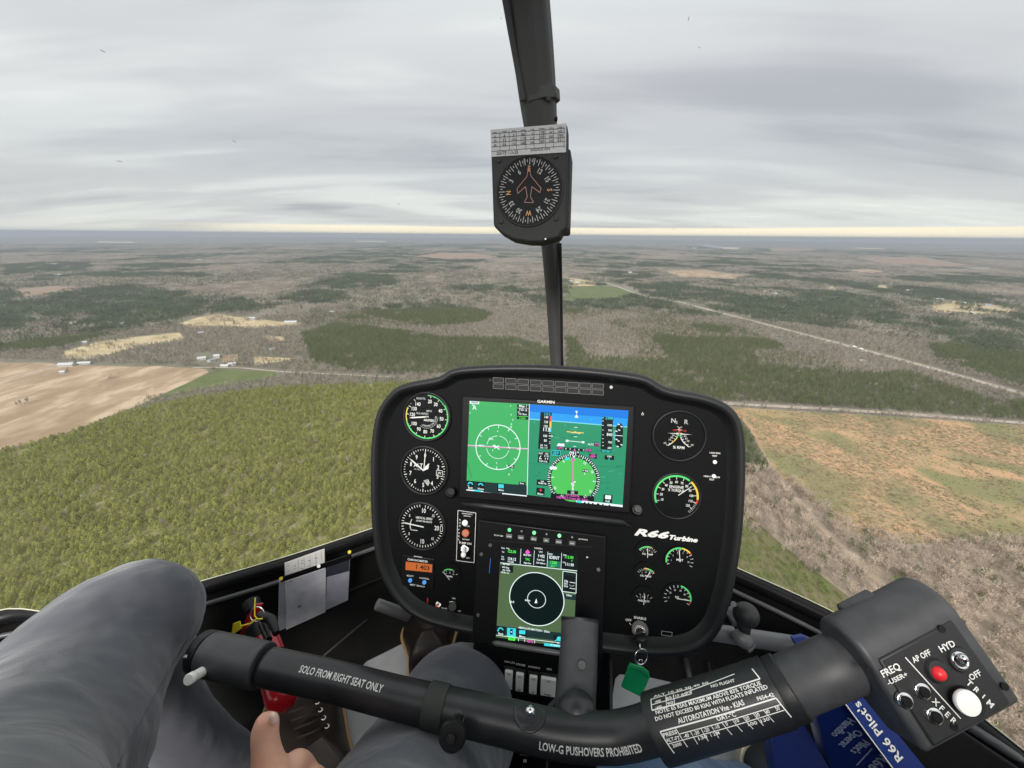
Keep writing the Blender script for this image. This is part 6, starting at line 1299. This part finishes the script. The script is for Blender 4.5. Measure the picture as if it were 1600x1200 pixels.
o = MB(K_yelp); o.tube([Wp(399, 934, .635), Wp(398, 948, .632), Wp(398, 962, .628), Wp(402, 967, .627), Wp(410, 967, .626)], .0010, 8); o.tube([Wp(402, 966, .627), Wp(392, 974, .625), Wp(374, 979, .623)], .0012, 8)
q = [Wp(x, y, .622) for x, y in ((364, 975), (374, 971), (377, 982), (366, 990), (362, 990))]; o.prism([p+fwd*.002 for p in q], q); o.build('yellow_seal', fe, auto=40)

# ball mount on the cross tube
bm_ = empty('ball_mount', Wp(1163, 1000, .64), 'black rubber ball mount clamped on the grey cross tube right of the panel', 'mount')
K_rub = mat('black_rubber', (.028, .028, .029), .5)
o = MB(K_rub); o.sphere(Wp(1165.5, 961, .628), .0185, None, 32, 20); o.tube([Wp(1163, 968, .63), Wp(1162, 988, .64)], [.011, .009], 20); o.build('ball', bm_, smooth=True)
F = Fr(Wp(1160, 985, .648), (Wp(1176, 1008, .64)-Wp(1145, 955, .655)), CR*.8+fwd*.3)
o = MB(K_gmetal); o.box(F, -.036, .030, -.010, .010, -.004, .001); o.build('base_plate', bm_, bevel=.003); o = MB(mat('worn_clamp', (.13, .13, .135), .45)); o.tube([Wp(1150, 985, .642), Wp(1156, 996, .635), Wp(1168, 1004, .632), Wp(1172, 1008, .632)], [.010, .0125, .0115, .006], 14); o.build('clamp', bm_, smooth=True)
for x, y in ((1146, 944), (1171, 1003)): o = MB(K_chr if y > 1000 else K_gmetal); o.cyl(Wp(x, y, .634), Wp(x, y, .628), .0042, 16, bev=.0006); o.build('bolt', bm_)

# manuals in the right side pocket
K_bk = mat('blue_binder', (.008, .03, .19), .3, spec=.5); K_bk2 = mat('navy_binder', (.006, .018, .12), .35)
BK = Fr(Wp(1375, 1140, .40), Wp(1345, 1080, .40)-Wp(1312, 1086, .40), Wp(1312, 1086, .41)-Wp(1400, 1200, .395))
bk = empty('flight_manual', BK.p(0, -.05, -.02), 'bright blue ring manual with white lettering standing under the switch box', 'manual')
o = MB(K_bk); q = [BK.px(x, y) for x, y in ((1312, 1086), (1348, 1080), (1520, 1290), (1470, 1300))]; o.prism([p+fwd*.003 for p in q][::-1], q[::-1]); sp2 = o.build('spine', bk, bevel=.0008)
CVR = Fr(Wp(1340, 1140, .43), Wp(1400, 1195, .43)-Wp(1312, 1086, .43), Wp(1330, 1100, .43)-Wp(1290, 1140, .46))
o = MB(K_bk2); q = [CVR.px(x, y) for x, y in ((1311, 1087), (1469, 1302), (1330, 1330), (1268, 1082))]; o.prism([p+fwd*.02 for p in q][::-1], q[::-1]); cv_ = o.build('cover', bk, bevel=.0008)
o = MB(K_knob); o.tube([BK.px(1311.5, 1087, .0015), BK.px(1469, 1301, .0015)], .0006, 6)
def dirtext(o, s, F, a, b, size, m=None, h=.001):
    A_, B_ = Vector(F.uv(*a, h)), Vector(F.uv(*b, h)); c_ = (A_+B_)/2; text(o, s, fl(F, h), c_.x, c_.y, size, m, width=(B_-A_).length, rot=math.atan2(B_.y-A_.y, B_.x-A_.x))
dirtext(o, "R66 Pilot's", BK, (1408, 1188), (1338, 1098), .0075); dirtext(o, "H", BK, (1328, 1087), (1323, 1081), .0065)
o.build('lettering', sp2)
o = MB(mat('dull_print', (.26, .30, .42), .5))
dirtext(o, "Pilot's", CVR, (1354, 1158), (1333, 1176), .0075); dirtext(o, 'Operat', CVR, (1343, 1142), (1315, 1166), .0075); dirtext(o, 'Handbo', CVR, (1331, 1124), (1303, 1150), .0075)
dirtext(o, '--------', CVR, (1364, 1170), (1340, 1196), .006); dirtext(o, 'R66', CVR, (1383, 1182), (1362, 1202), .009); o.build('lettering', cv_)
F = Fr(Wp(1240, 1170, .47), CR, -CD+fwd*.2); b3 = MB(K_bk2); q = [F.px(x, y) for x, y in ((1198, 1128), (1250, 1119), (1330, 1260), (1230, 1300))]; b3.prism([p+fwd*.02 for p in q][::-1], q[::-1]); e3 = empty('binder', q[0], 'dark navy binder standing left of the bright blue manual', 'binder'); cvv = b3.build('cover', e3, bevel=.001)
b4 = MB(K_pap); q2 = [p+fwd*.006 for p in q]; b4.prism([p+fwd*.010-CD*.001 for p in q2][::-1], [p-CD*.001 for p in q2][::-1]); b4.build('pages', e3)
F = Fr(Wp(1250, 1003, .60), CR, -CD+fwd*.1); b3 = MB(K_bk); q = [F.px(x, y) for x, y in ((1238, 997), (1255, 993), (1275, 1002), (1270, 1012), (1243, 1008))]; b3.prism([p+fwd*.006 for p in q][::-1], q[::-1]); o5 = b3.build('booklet', bevel=.001); tag(o5, 'small bright blue booklet behind the grey cross tube', 'booklet')
o = MB(K_dark); F = Fr(Wp(1440, 1230, .40), Wp(1540, 1250, .40)-Wp(1390, 1060, .46), CR*.3-CD); q = [F.px(x, y) for x, y in ((1348, 1075), (1500, 1140), (1620, 1220), (1640, 1400), (1530, 1400))]; o.prism([p+fwd*.01 for p in q][::-1], q[::-1]); o.build('side_pocket', cab, bevel=.002)
